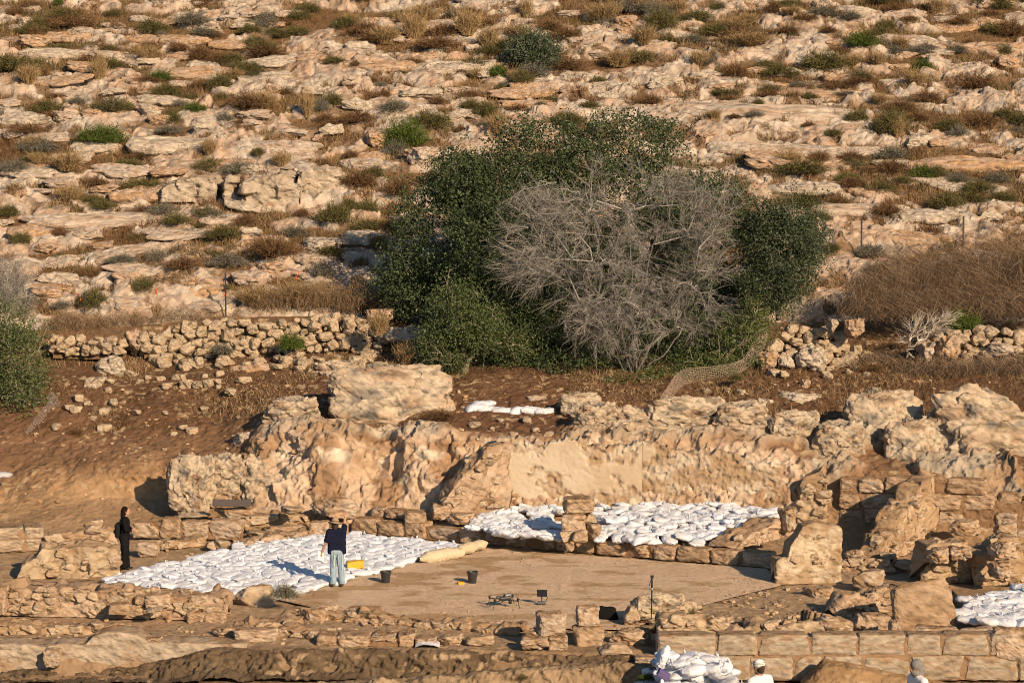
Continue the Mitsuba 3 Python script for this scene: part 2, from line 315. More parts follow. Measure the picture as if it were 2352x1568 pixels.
def per(colors, k): return np.repeat(colors, k, axis=0)

PAL = {'b': ((.12, .072, .04), (.21, .135, .075)), 'o': ((.085, .082, .034), (.155, .14, .065)), 'g': ((.05, .08, .018), (.11, .145, .04)), 's': ((.13, .125, .10), (.20, .19, .155)), 't': ((.26, .18, .095), (.36, .27, .15))}
def shrub(kind, seed, n=650):
    """A bush in a box one wide and .75 high: bent stems from its foot, twigs and small leaves on the green kinds."""
    r = np.random.default_rng(seed)
    lo, hi = (np.array(x) for x in PAL[kind])
    ph = r.uniform(0, 2 * np.pi, n); rad = r.random(n) ** .5
    el = (1 - rad * (.80 if kind != 't' else .35)) * (np.pi / 2) + r.normal(size=n) * .1
    L = r.uniform(.45, 1, n) * (.62 if kind != 't' else .85)
    lob = .75 + .5 * noise(np.stack([np.cos(ph) * 1.3 + seed, np.sin(ph) * 1.3, el], -1), seed)
    d = np.stack([np.cos(el) * np.cos(ph), np.cos(el) * np.sin(ph), np.sin(el) * .95], -1) * (L * lob)[:, None]
    base = np.stack([np.cos(ph) * rad * .16, np.sin(ph) * rad * .16, 0 * ph], -1)
    tip = base + d + np.array([0, 0, -.12]) * rad[:, None]
    mid = base + d * .55 + np.array([0, 0, .06])
    parts = [(*ribbons(base, tip, mid, r.uniform(.010, .018, n)), per(lo + (hi - lo) * r.random((n, 1)), 5))]
    # side twigs
    m = n * 2; k = r.integers(n, size=m); t = r.uniform(.4, 1, m)[:, None]
    b2 = base[k] * (1 - t) + tip[k] * t
    d2 = r.normal(size=(m, 3)) * .07 + d[k] * .18
    parts.append((*ribbons(b2, b2 + d2, b2 + d2 * .5, r.uniform(.008, .014, m)), per(lo + (hi - lo) * r.random((m, 1)), 5)))
    if kind in 'ogs':
        q = {'o': 1300, 'g': 2200, 's': 1100}[kind]
        k = r.integers(n, size=q); t = r.uniform(.55, 1.05, q)[:, None]
        c = base[k] * (1 - t) + tip[k] * t + r.normal(size=(q, 3)) * .03
        parts.append((*leaves(c, .045, r), per(lo + (hi - lo) * r.random((q, 1)) ** 1.3, 4)))
    v, f, c = join(parts)
    return v, f, c
NFORM = {'b': 4, 'o': 4, 'g': 3, 's': 3, 't': 3}
for kd, nf in NFORM.items():
    for k in range(nf):
        v, f, c = shrub(kd, 500 + 17 * k + ord(kd))
        proto(f'shrub_form_{kd}{k}', (v, f), 'plant_skin', c, smooth=False)
S1 = [(405,45,70,60,'g'),(500,170,280,130,'b'),(1050,200,200,120,'o'),(1330,170,220,110,'s'),(1110,230,80,60,'s'),(240,240,90,110,'b'),(400,330,160,70,'o'),(750,335,120,80,'o'),(640,305,150,50,'o'),(1050,330,110,90,'b'),(1380,400,170,140,'b'),(1230,360,140,80,'b'),(1600,420,180,90,'o'),(1830,370,260,120,'b'),(1100,530,150,90,'g'),(1020,560,160,60,'b'),(680,540,120,140,'t'),(1520,600,180,130,'o'),(1400,580,160,80,'b'),(200,590,160,110,'t'),(300,540,80,70,'b'),(80,460,350,140,'o'),(780,740,260,120,'o'),(860,760,120,100,'o'),(530,700,110,60,'s'),(1345,770,160,80,'g'),(1180,840,120,120,'o'),(1230,710,100,60,'s'),(700,990,260,150,'g'),(600,980,160,140,'o'),(370,810,150,70,'b'),(200,900,250,90,'b'),(1150,900,180,70,'s'),(1560,850,110,90,'s'),(1700,760,280,130,'b'),(1960,650,160,70,'b'),(2290,740,140,120,'o'),(2210,790,110,110,'s'),(2120,820,100,160,'t'),(2310,480,140,70,'o'),(1000,1290,240,90,'o'),(1370,1240,90,90,'b'),(1640,1190,220,110,'s'),(1440,1100,130,90,'t'),(880,1130,170,70,'o'),(460,1180,260,130,'t'),(100,1180,200,110,'s'),(270,1000,240,120,'s'),(650,1370,180,80,'o'),(710,1430,140,80,'o'),(60,1460,140,90,'o'),(1420,1510,150,90,'o'),(1680,1540,150,100,'b'),(1220,1567,160,90,'o'),(1100,1470,170,110,'s'),(2300,1560,200,160,'o'),(1840,1400,110,150,'s'),(300,1540,200,80,'b'),(1940,1170,150,90,'t'),(1780,1090,90,60,'o'),(2080,1490,100,80,'b'),(2230,1160,120,100,'b')]
S2 = [(1080,540,120,90,'g'),(1250,600,140,110,'o'),(990,800,150,130,'o'),(890,760,130,90,'o'),(680,650,80,70,'o'),(290,700,90,70,'b'),(270,600,80,50,'s'),(100,520,60,60,'b'),(300,300,250,120,'t'),(500,280,180,160,'t'),(700,250,250,120,'b'),(870,280,200,150,'t'),(1010,370,160,140,'t'),(900,190,200,80,'b'),(640,370,300,110,'b'),(160,250,220,120,'b'),(60,120,160,80,'b'),(850,110,100,80,'b'),(1270,110,100,110,'t'),(1700,150,70,50,'g'),(1530,300,200,110,'b'),(1800,170,250,120,'t'),(2210,270,180,170,'o'),(2080,380,200,110,'t'),(1900,480,260,110,'t'),(2100,110,120,80,'o'),(820,520,120,50,'b'),(490,470,120,70,'b'),(1100,620,80,60,'o'),(1210,760,160,50,'b'),(1710,780,120,60,'o'),(2140,760,140,90,'b'),(1620,720,110,40,'b'),(1370,770,80,50,'s'),(430,1000,250,240,'g'),(600,880,250,140,'o'),(370,1060,140,120,'s'),(820,920,70,80,'b'),(970,890,120,60,'s'),(1070,980,140,120,'t'),(400,1400,180,150,'b'),(520,1290,220,70,'b'),(230,1230,110,90,'o'),(120,1330,230,140,'b'),(180,1480,150,120,'o'),(60,1490,140,110,'o'),(130,1160,60,50,'s'),(70,1090,110,80,'b'),(100,850,240,120,'b'),(660,760,120,70,'b')]
S3 = [(240,130,100,60,'o'),(620,150,120,110,'b'),(750,190,150,70,'t'),(430,220,170,80,'t'),(850,230,180,70,'b'),(230,270,180,90,'o'),(1150,230,140,70,'s'),(1400,230,110,80,'o'),(1560,210,110,60,'b'),(1740,120,150,90,'t'),(1240,390,190,110,'g'),(1010,300,100,60,'b'),(700,300,200,60,'b'),(450,370,350,80,'t'),(110,500,140,90,'t'),(360,570,160,140,'b'),(750,560,100,80,'o'),(970,520,280,150,'o'),(1330,510,150,80,'t'),(1650,520,150,100,'g'),(1190,630,200,60,'b'),(1600,650,170,90,'t'),(2000,640,280,130,'b'),(2200,400,130,90,'o'),(2270,260,200,150,'b'),(290,680,180,40,'o'),(310,720,110,50,'b'),(740,705,100,60,'o'),(870,710,100,60,'o'),(520,770,70,50,'o'),(1130,700,140,30,'s'),(1350,760,150,70,'t'),(1200,870,140,100,'o'),(1430,960,220,200,'o'),(1600,860,200,80,'b'),(2070,890,220,120,'b'),(1820,920,160,100,'o'),(1890,980,120,90,'s'),(350,890,100,40,'b'),(490,890,110,50,'s'),(860,920,90,50,'b'),(930,1130,150,110,'b'),(740,1170,200,120,'t'),(600,1160,90,80,'s'),(1430,1100,200,100,'s'),(1480,1000,100,120,'t'),(820,1240,320,110,'o'),(1120,1250,160,70,'g'),(1290,1200,110,70,'b'),(1660,1230,150,100,'g'),(1890,1250,160,80,'s'),(2030,1150,120,40,'s'),(1350,1320,200,100,'o'),(830,1430,260,140,'o'),(1040,1400,200,90,'b'),(1810,1450,180,130,'o'),(1400,1500,200,140,'b'),(920,1530,180,110,'o')]
S4 = [(150,130,120,90,'o'),(420,70,100,80,'b'),(950,50,130,60,'o'),(420,200,110,60,'o'),(1540,80,240,100,'o'),(1330,40,130,60,'s'),(1250,330,260,120,'b'),(1090,270,130,120,'s'),(840,270,180,80,'s'),(640,330,160,100,'b'),(1900,220,330,200,'b'),(1560,270,250,110,'s'),(1470,210,150,80,'o'),(2270,200,180,90,'o'),(2220,360,130,110,'s'),(1000,470,170,130,'o'),(640,560,170,170,'o'),(420,570,120,60,'s'),(2050,560,380,130,'t'),(1750,560,300,120,'t')]
shr = [(a/3, b/3, w/3, h/3, k) for a, b, w, h, k in S1] + [(784.4+a/3, b/3, w/3, h/3, k) for a, b, w, h, k in S2] + [(1568.8+a/3, b/3, w/3, h/3, k) for a, b, w, h, k in S3] + [(a/3, 522.5+b/3, w/3, h/3, k) for a, b, w, h, k in S4]
SH_L = {'b': ('low brown dry bush among the hillside rocks', 'dry_bush', 'brown dry bushes on the hillside'), 'o': ('olive coloured low bush growing between hillside rocks', 'olive_bush', 'olive bushes on the hillside'),
        'g': ('fresh green leafy bush among pale hillside rocks', 'green_bush', 'green bushes on the hillside'), 's': ('grey twiggy low bush among pale hillside rocks', 'grey_bush', 'grey bushes on the hillside'),
        't': ('tuft of tall straw coloured grass between hillside rocks', 'grass_tuft', 'straw grass tufts on the hillside')}
sr = np.random.default_rng(9)
def put_shrub(u, v, w, h, kd, own=None):
    p = hill_hit(u, v); m = px(p[1])
    W, Ht = w * m * 1.1, h * m * 1.15
    z = float(hill_z(p[0], p[1]))
    yy = p[1]
    lab, name, grp = SH_L[kd]
    key = inst(numbered(name), f'shrub_form_{kd}{int(sr.integers(NFORM[kd]))}', mat4((p[0], yy, z - .03), (W, W * .9, max(Ht, .25 * W) / .68), sr.uniform(0, 6.28)))
    if own: tag(key, own, 'bush')
    else: (TUFT_NAMES if kd == 't' else BUSH_NAMES).append((key, ('wide ' if w > 70 else 'small ' if w < 42 else '') + {'b': 'brown dry bush', 'o': 'olive bush', 'g': 'fresh green bush', 's': 'grey twiggy bush', 't': 'tuft of straw grass'}[kd], u, v))
BUSH_NAMES, TUFT_NAMES = [], []
OWN_S = {(700,990): 'bright green bush over a pale boulder left of the broad pink rock', (1100,530): 'small bright green bush on a pale ledge high on the slope', (1345,770): 'small dark green cushion bush beside a pale block'}
for j, (u, v, w, h, kd) in enumerate(shr):
    put_shrub(u, v, w, h, kd, OWN_S.get(S1[j][:2]) if j < len(S1) else None)
n_more = 0
while n_more < 190:
    u, v = sr.uniform(0, 2352), sr.uniform(-10, 700) * (1 if n_more % 2 else sr.random())
    p = hill_hit(u, v)
    if hill_rock(p[0], p[1]) > .4 or (900 < u < 1860 and v > 300): continue
    kd = 'bbbooost'[int(sr.integers(8))]
    w = sr.uniform(30, 75); put_shrub(u, v, w, w * .5, kd); n_more += 1

name_all(BUSH_NAMES, 'bush'); name_all(TUFT_NAMES, 'grass tuft')
# dry grass and small growth between the rocks: nobody could count it
def grass_field(n, seed, region, hgt, cols, lean=.35):
    r = np.random.default_rng(seed)
    x, y, z = region(n, r)
    n = len(x)
    h = r.uniform(*hgt, n) * (.5 + noise(np.stack([x * .9, y * .9, 0 * x], -1), seed))
    b = np.stack([x, y, z - .02], -1)
    d = np.stack([r.normal(size=n) * lean, r.normal(size=n) * lean, np.ones(n)], -1) * h[:, None]
    w = r.uniform(.010, .022, n)
    ph = r.uniform(0, np.pi, n)
    s = np.stack([np.cos(ph), np.sin(ph), 0 * ph], -1) * w[:, None]
    v = np.stack([b - s, b + s, b + d], 1).reshape(-1, 3)
    f = np.arange(3 * n).reshape(-1, 3)
    cl = np.array(cols)
    sel = np.clip((noise(np.stack([x * .35, y * .35, 0 * x], -1), seed + 5) * 1.5 - .25) * len(cl) + r.normal(size=n) * .5, 0, len(cl) - 1).astype(int)
    return v, f, per(cl[sel] * r.uniform(.75, 1.25, (n, 1)), 3)
def on_hill(n, r):
    y = 78.8 + 44 * r.random(n) ** 1.1
    x = (r.random(n) - .5) * .50 * y
    keep = (hill_rock(x, y) < .5) & (r.random(n) < -.1 + 1.5 * noise(np.stack([x * .5, y * .5, 0 * x], -1), 3))
    x, y = x[keep], y[keep]
    return x, y, hill_z(x, y)
v, f, c = grass_field(560000, 61, on_hill, (.10, .34), [(.15, .092, .05), (.19, .125, .068), (.13, .105, .05), (.27, .195, .11), (.14, .082, .045), (.145, .12, .065)])
put('dry_grass', (v, f), 'plant_skin', c, smooth=False)
tag('dry_grass', 'dry brown grass and small herbs covering the soil between hillside rocks', 'grass', kind='stuff')
# ================================================================== GROUND OF THE EXCAVATION AND THE CUT TERRACE
def sheet(key, rows, du=3.2, dv=.07, amp=None, cols=None, mat='soil_skin', seed=1, u0=None, u1=None, curve=True, cutfn=None, colfn=None, freq=1.6):
    """A surface lofted through survey lines (u, v, d or d=('z', height)), roughened along its normal; amp and cols are given per line."""
    P = []
    for r in rows:
        r = [(a, b, c) for a, b, c in r]
        P.append(np.array([at(a, b, d=c) if c > 20 else at(a, b, z=c) for a, b, c in r]))
    U = [np.array([p[0] for p in r], float) for r in rows]
    u0 = max(x[0] for x in U) if u0 is None else u0
    u1 = min(x[-1] for x in U) if u1 is None else u1
    us = np.arange(u0, u1 + du, du)
    L = [np.stack([np.interp(us, U[i], P[i][:, k]) for k in range(3)], -1) for i in range(len(rows))]
    G, tt = [], []
    for i in range(len(L) - 1):
        n = max(2, int(np.median(np.linalg.norm(L[i + 1] - L[i], axis=1)) / dv))
        for k in range(n + (i == len(L) - 2)):
            t = k / n; G.append(L[i] * (1 - t) + L[i + 1] * t); tt.append(i + t)
    G, tt = np.array(G), np.array(tt)
    A = np.interp(tt, np.arange(len(rows)), amp if amp is not None else [.06] * len(rows))
    n = gnorm(G)
    d = (fbm(G * freq * .5, 3, seed) - .5) * 1.6 + (fbm(G * freq * 2.6, 4, seed + 1) - .5) * 1.1
    D = G + n * (A[:, None] * d)[..., None]
    C = np.stack([np.interp(tt, np.arange(len(rows)), np.array(cols)[:, k]) for k in range(3)], -1)[:, None] * np.ones(G.shape)
    C = C * (.55 + .9 * fbm(G * 1.3, 5, seed + 3))[..., None] * (.8 + .4 * noise(G * 9, seed + 4))[..., None]
    if colfn is not None: C = colfn(G, C, tt[:, None] + 0 * G[..., 0], us[None] + 0 * G[..., 0])
    if cutfn is not None: D = cutfn(D, n, tt[:, None] + 0 * G[..., 0], us[None] + 0 * G[..., 0])
    put(key, (D.reshape(-1, 3), gridf(*D.shape[:2])), mat, C.reshape(-1, 3))
    return D
def pebble_tone(G, C, tt, us):
    """Small pale stones in brown earth."""
    q = smooth01(.66, .74, noise(G * 7.0, 71)) * smooth01(.45, .6, fbm(G * .8, 2, 72))
    return lerp(C, (.38, .29, .19), .8 * q)

# floor level of the whole dig: a plateau, an excavated drop along its front, rising ground nearest the camera
def ground_z(x, y):
    q = np.stack([x, y, 0 * x], -1)
    e = np.interp(x, [-13, -6.2, -5.2, 2.4, 3.2, 13], [52.55, 52.5, 51.9, 51.7, 51.9, 51.9])
    w = .35 * (fbm(q * .9, 3, 5) - .5)
    low = 1 - smooth01(-.28, .12, y - e + w)
    near = 1 - smooth01(41.5, 48.5, y)
    return -.03 - .62 * low * (1 - near) + .95 * near + .07 * (fbm(q * 1.1, 3, 81) - .5) + .05 * (fbm(q * 5, 2, 82) - .5)
gy = np.concatenate([np.linspace(34, 50, 60)[:-1], np.linspace(50, 53.5, 130)[:-1], np.linspace(53.5, 71.5, 250)])
gx, gy = np.meshgrid(np.linspace(-22, 22, 520), gy)
G = np.stack([gx, gy, ground_z(gx, gy)], -1)
C = lerp((.25, .175, .112), (.335, .245, .165), fbm(G * .5, 3, 83)) * (.78 + .44 * fbm(G * 4, 3, 84))[..., None]
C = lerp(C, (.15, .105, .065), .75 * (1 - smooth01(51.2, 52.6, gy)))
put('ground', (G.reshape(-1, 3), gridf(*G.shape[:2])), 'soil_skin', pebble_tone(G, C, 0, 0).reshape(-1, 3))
tag('ground', 'trodden light brown earth of the excavated site', kind='structure')

C0 = [(-300,1200,68.2),(0,1195,68.4),(150,1160,69.4),(235,1142,70.0),(390,1146,70.0),(520,1165,68.6),(640,1168,68),(830,1176,67.8),(1010,1172,67.6),(1165,1176,67.5),(1475,1178,67.5),(1800,1185,66.8),(1900,1215,66.4),(2100,1235,65.6),(2352,1245,65),(2650,1255,64.5)]
Cm = [(-300,1150,69.6),(0,1140,69.8),(150,1108,70.3),(235,1095,70.2),(390,1092,70.2),(520,1100,69.4),(640,1085,68.9),(760,1060,68.6),(880,1070,68.8),(1010,1080,68.2),(1165,1080,67.9),(1475,1085,67.9),(1800,1090,67.3),(1900,1140,66.8),(2100,1160,66.2),(2352,1165,65.6),(2650,1170,65)]
C1 = [(-300,1100,70.6),(0,1092,70.8),(150,1078,70.8),(235,1064,70.6),(390,1060,70.6),(520,1058,70.2),(600,1010,70.0),(700,985,69.6),(790,1000,69.4),(850,1012,69.3),(930,1004,69.4),(1010,1000,69.0),(1165,1008,68.5),(1475,1012,68.5),(1560,1008,68.4),(1800,1030,68.0),(1900,1076,67.4),(2100,1082,67),(2352,1085,66.6),(2650,1090,66)]
C2 = [(-300,1000,72.6),(0,992,72.8),(240,985,73),(500,965,73),(640,935,72),(760,955,71.4),(900,978,70.6),(1000,962,70.4),(1100,955,70.8),(1300,955,70.8),(1500,965,70.4),(1700,950,70.6),(1900,960,70.6),(2100,1010,69.4),(2352,1020,69),(2650,1020,69)]
C3 = [(-300,900,75),(0,880,75.4),(300,880,75.5),(600,880,74.6),(800,860,74.2),(1000,880,73.4),(1100,880,73.4),(1300,878,73.6),(1500,880,73.6),(1700,865,74.2),(1900,870,73.8),(2100,880,73.4),(2352,885,73),(2650,885,73)]
C4 = [(-300,830,77.4),(0,830,77.5),(300,822,77.6),(600,815,77.4),(850,815,77),(1000,820,76),(1300,830,76),(1600,830,76),(1760,840,76),(2000,835,76),(2352,835,76),(2650,835,76)]
C5 = [(-300,768,78.6),(0,764,78.7),(300,748,78.8),(500,728,79),(800,726,79),(1000,735,78.8),(1300,742,78.8),(1700,742,78.8),(2000,738,78.8),(2352,738,78.8),(2650,738,78.8)]
CLIFF, CLIFF_W = (.42, .31, .22), (.475, .375, .29)
def rock_band(G, tt, us):
    w = smooth01(1270, 1340, us + 60 * (fbm(G * .7, 2, 190) - .5)) + smooth01(560, 640, us) * (1 - smooth01(1010, 1080, us)) * (1 - smooth01(2.2, 2.7, tt))
    return np.clip(w, 0, 1) * smooth01(1.0, 1.25, tt) * (1 - smooth01(2.55, 2.95, tt)) * smooth01(.40, .50, fbm(G * .75 + 11, 4, 191))
def terrace_tone(G, C, tt, us):
    tt = tt - 1
    cliff = smooth01(540, 640, us) * (1 - smooth01(1820, 1900, us)) * (1 - smooth01(1.75, 2.1, tt + .5 * (fbm(G * 1.2, 3, 95) - .5)))
    f = lerp(CLIFF, CLIFF_W, smooth01(.4, .62, fbm(G * np.array([.9, .9, .6]), 4, 91)))
    f = lerp(f, (.27, .17, .10), .85 * smooth01(.47, .62, fbm(G * 1.1 + 20, 4, 92)))
    f = lerp(f, (.56, .50, .41), .8 * smooth01(.58, .72, fbm(G * 1.6 + 50, 4, 93)))
    rk = rock_band(G, tt, us)
    gr = lerp((.33, .265, .195), (.40, .35, .285), smooth01(.35, .65, fbm(G * 1.3 + 3, 4, 196)))
    gr = lerp(gr, (.24, .215, .175), .6 * smooth01(.46, .66, fbm(G * 1.9 + 30, 4, 197)))
    gr = lerp(gr, (.30, .19, .115), .75 * smooth01(.50, .66, fbm(G * 1.1 + 60, 4, 198)))
    C = lerp(C, gr * (.7 + .6 * fbm(G * 5, 3, 199))[..., None], rk)
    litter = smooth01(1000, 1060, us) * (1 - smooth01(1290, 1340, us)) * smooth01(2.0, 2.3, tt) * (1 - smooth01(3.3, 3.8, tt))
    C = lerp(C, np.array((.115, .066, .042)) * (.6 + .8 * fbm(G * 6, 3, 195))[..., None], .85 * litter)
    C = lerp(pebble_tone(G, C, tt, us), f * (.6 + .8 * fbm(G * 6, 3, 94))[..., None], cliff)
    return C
def terrace_cut(D, n, tt, us):
    tt = tt - 1
    cl = smooth01(640, 700, us) * (1 - smooth01(1010, 1040, us)) * smooth01(.15, .5, tt) * (1 - smooth01(1.7, 2.0, tt))
    g = np.zeros_like(us)
    for u, t, w, h, a in ((872, 1.15, 22, .55, .55), (905, .95, 15, .4, .4), (800, 1.5, 20, .35, .35), (965, .8, 40, .4, -.25), (740, .8, 60, .5, -.3)):
        g += a * np.exp(-((us - u - 22 * (tt - t)) / w) ** 2 - ((tt - t) / h) ** 2)
    face = smooth01(330, 420, us) * (1 - smooth01(1850, 1900, us)) * smooth01(.0, .2, tt) * (1 - smooth01(1.9, 2.2, tt))
    hard = np.abs(fbm(D * np.array([2.2, 2.2, 1.7]), 4, 97) - .5) * -.62 + (fbm(D * 7.5, 3, 98) - .5) * .10 + .07 - .10 * (1 - smooth01(0, .04, np.abs(noise(D * 1.7, 99) - .5)))
    rk = rock_band(D, tt, us)
    lump = .16 + .75 * (fbm(D * .9 + 5, 3, 192) - .42) + .30 * (np.abs(fbm(D * 2.0, 4, 193) - .5) * -2 + .35) + (fbm(D * 7, 2, 194) - .5) * .10
    return D + n * (-cl * g + face * hard * (1 - .5 * rk) + rk * lump * .85 + np.maximum(face, rk) * (facets(D, 401, 1500, .034, .11) + facets(D, 402, 9000, .012, .11)))[..., None]
def v_of(d, z): return 784 - FOC * math.tan(math.atan((z - CAM_H) / d) + PITCH)
SK = [(u, v_of(d - (2.2 if u < 500 else .3), -.12), d - (2.2 if u < 500 else .3)) for u, v, d in C0]
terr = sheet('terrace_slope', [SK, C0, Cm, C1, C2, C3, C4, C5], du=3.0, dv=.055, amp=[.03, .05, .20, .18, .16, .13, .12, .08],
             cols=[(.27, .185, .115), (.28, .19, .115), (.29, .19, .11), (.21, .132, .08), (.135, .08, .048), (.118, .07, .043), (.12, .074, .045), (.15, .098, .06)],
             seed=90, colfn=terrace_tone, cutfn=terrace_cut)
tag('terrace_slope', 'brown earth terrace with a cut rock face above the excavated rooms', kind='structure')
from scipy.spatial import cKDTree
_tt = cKDTree(terr.reshape(-1, 3)[:, :2])
def terr_z(x, y):
    d, i = _tt.query(np.stack([np.asarray(x, float), np.asarray(y, float)], -1), k=3)
    return terr.reshape(-1, 3)[i, 2].max(-1)

# ================================================================== TREES AND BRUSH
def tubes(a, b, ra, rb, sides=3):
    """Separate tapered tubes a -> b."""
    n = len(a); t = b - a
    t = t / (np.linalg.norm(t, axis=1, keepdims=True) + 1e-9)
    h = np.where(np.abs(t[:, 2:]) < .9, [[0, 0, 1.]], [[1., 0, 0]])
    x = np.cross(t, h); x /= np.linalg.norm(x, axis=1, keepdims=True) + 1e-9
    y = np.cross(t, x)
    an = np.arange(sides) * 2 * np.pi / sides
    ring = np.cos(an)[None, :, None] * x[:, None] + np.sin(an)[None, :, None] * y[:, None]
    v = np.concatenate([a[:, None] + ring * np.reshape(ra, (-1, 1, 1)), b[:, None] + ring * np.reshape(rb, (-1, 1, 1))], 1).reshape(-1, 3)
    j = np.arange(sides); k = (j + 1) % sides
    f = np.vstack([np.stack([j, k, k + sides], -1), np.stack([j, k + sides, j + sides], -1)])
    return v, (np.arange(n)[:, None, None] * 2 * sides + f[None]).reshape(-1, 3)
def branching(root, pts, seed, rtip=.006, power=.46, bend=.12, pull=.45):
    """Limbs that split again and again until every point is reached: (a, b, ra, rb) of all segments."""
    r = np.random.default_rng(seed); out = []
    stack = [(np.asarray(root, float), pts)]
    while stack:
        p, q = stack.pop()
        n = len(q)
        if n == 1:
            out.append((p, q[0], rtip * 1.15, rtip * .6)); continue
        c = q.mean(0)
        if n > 2 and np.linalg.norm(c - p) > .25:
            m = p + (c - p) * pull * r.uniform(.7, 1.2) + r.normal(size=3) * bend * np.linalg.norm(c - p) * .5
            out.append((p, m, rtip * n ** power, rtip * n ** power * .88)); p = m
        d = (q - p) / (np.linalg.norm(q - p, axis=1, keepdims=True) + 1e-6) * 2 + (q - p)
        k = 2 if n < 12 or r.random() < .6 else 3
        ce = d[r.choice(n, k, replace=False)]
        for _ in range(4):
            w = np.argmin(((d[:, None] - ce[None]) ** 2).sum(-1), 1)
            ce = np.array([d[w == i].mean(0) if (w == i).any() else ce[i] for i in range(k)])
        for i in range(k):
            if (w == i).any(): stack.append((p, q[w == i]))
    a, b, ra, rb = zip(*out)
    return np.array(a), np.array(b), np.array(ra), np.array(rb)
def blob(n, r, lobes, shell=.5):
    """Points in a union of ellipsoids (u, v, ru, rv, d, depth in m), more towards the outside."""
    w = np.array([l[2] * l[3] for l in lobes], float); k = r.choice(len(lobes), n, p=w / w.sum())
    x = r.normal(size=(n, 3)); x /= np.linalg.norm(x, axis=1, keepdims=True); x *= (shell + (1 - shell) * r.random((n, 1))) ** .8
    L = np.array([[*at(l[0], l[1], d=l[4]), l[2] * px(l[4]), l[5], l[3] * px(l[4])] for l in lobes])[k]
    return L[:, :3] + x * L[:, 3:]
def leafy(name, lobes, root, n_clump, n_leaf, size, lo, hi, seed, label, cat, clump=.22, shell=.55, gap=.42):
    r = np.random.default_rng(seed)
    c = blob(n_clump, r, lobes, shell)
    c = c[fbm(c * .9, 3, seed) > gap - .1 * r.random(len(c))]
    c = c + r.normal(size=c.shape) * .14 * r.exponential(1, (len(c), 1))
    base = np.repeat(c, n_leaf, axis=0)
    p = base + r.normal(size=base.shape) * clump * np.array([1, 1, .7])
    v, f = leaves(p, size, r)
    tone = np.repeat(r.random((len(c), 1)) ** 1.3, n_leaf, axis=0) * .6 + .4 * r.random((len(p), 1))
    put(name + '__crown', (v, f), 'leaf_skin', per(np.array(lo) + (np.array(hi) - np.array(lo)) * tone, 4), smooth=False)
    q = c[r.choice(len(c), min(len(c), 420), replace=False)]
    a, b, ra, rb = branching(root, q, seed + 1, rtip=.010, power=.42)
    big = ra > .05
    mk = lambda s, k: tubes(a[s], b[s], ra[s], rb[s], k)
    put(name + '__trunk', mk(big, 7) if big.any() else mk(ra > 0, 5), 'stone_skin', (.20, .17, .13))
    put(name + '__limb', mk(~big, 4), 'plant_skin', (.30, .27, .22))
    tag(name, label, cat)
leafy('evergreen_tree', [(1050,410,78,72,78.8,1.0),(1100,430,110,80,78.8,1.2),(1240,335,120,68,79.2,1.5),(1450,330,135,72,79.8,1.6),(1200,450,190,100,78.8,1.8),(1000,560,118,150,78.6,1.2),(1120,560,90,130,76.6,1.3),(1150,640,190,160,78,2),(1400,500,240,160,79,2),(935,650,75,90,78.3,1.0),(1600,560,160,180,78.8,2),(1200,800,180,95,76.6,1.2),(1350,680,300,170,77.8,1.4),(1480,830,180,65,75.8,1),(1640,790,115,90,76,1.1),(1060,760,110,100,77,1),(1180,850,120,34,75.6,.6),(1310,852,110,36,75.2,.6)],
      at(1330, 850, d=77.5), 9000, 24, .10, (.012, .024, .009), (.078, .112, .042), 401, 'wide dark evergreen tree rising behind the bare grey tree', 'tree', clump=.16, gap=.40)
leafy('pale_green_tree', [(1040,720,50,60,74.2,.7),(1000,790,42,50,74.0,.5),(1085,760,48,60,74.4,.6),(1160,790,50,36,75,.6),(1050,675,36,30,74.4,.4),(1120,730,36,30,74.8,.5),(1030,830,40,25,74,.4)], at(1060, 880, d=74.5), 950, 20, .08, (.024, .042, .013), (.09, .125, .04), 402, 'small lighter green tree hanging over the long pale boulder', 'tree', clump=.16, gap=.46)
leafy('rounded_evergreen_bush', [(1800,590,85,105,76.8,1.2),(1835,545,60,60,77,1),(1760,660,70,60,76.6,.9),(1770,520,60,60,77.2,.9)], at(1790, 735, d=77.2), 1500, 24, .080, (.022, .038, .018), (.075, .10, .048), 403, 'dense rounded blue green bush beside the brown brush and the bare tree', 'bush', clump=.17, gap=.42)
leafy('creeping_green_shrub', [(1700,790,60,50,75.2,.6),(1640,850,80,35,74.6,.5),(1560,870,70,25,74.3,.4),(1450,880,80,22,74,.4),(1730,730,40,40,75.8,.5)], at(1640, 890, d=74.4), 480, 24, .075, (.035, .055, .015), (.11, .14, .035), 404, 'low green shrub spreading at the foot of the bare tree above the torn net', 'bush', clump=.14, gap=.34)
dl = float(hill_hit(1225, 158)[1])
leafy('lone_slope_bush', [(1224,116,50,34,dl,.9),(1195,128,36,26,dl-.2,.7),(1256,130,36,26,dl-.2,.7),(1225,98,34,20,dl+.1,.6)], at(1225, 160, d=dl), 520, 20, .10, (.030, .045, .024), (.08, .11, .06), 405, 'lone dark blue green bush standing high among the pale rocks', 'bush', clump=.15, gap=.3)
leafy('edge_tree', [(35,850,75,110,74.8,1.2),(20,760,60,60,75.2,1),(60,930,45,60,74.2,.7),(-60,800,90,160,75,1.5)], at(20, 1000, d=74.2), 900, 24, .085, (.035, .055, .020), (.11, .14, .05), 406, 'green tree cut by the edge of the view beside the crumpled grey net', 'tree', clump=.18, gap=.38)

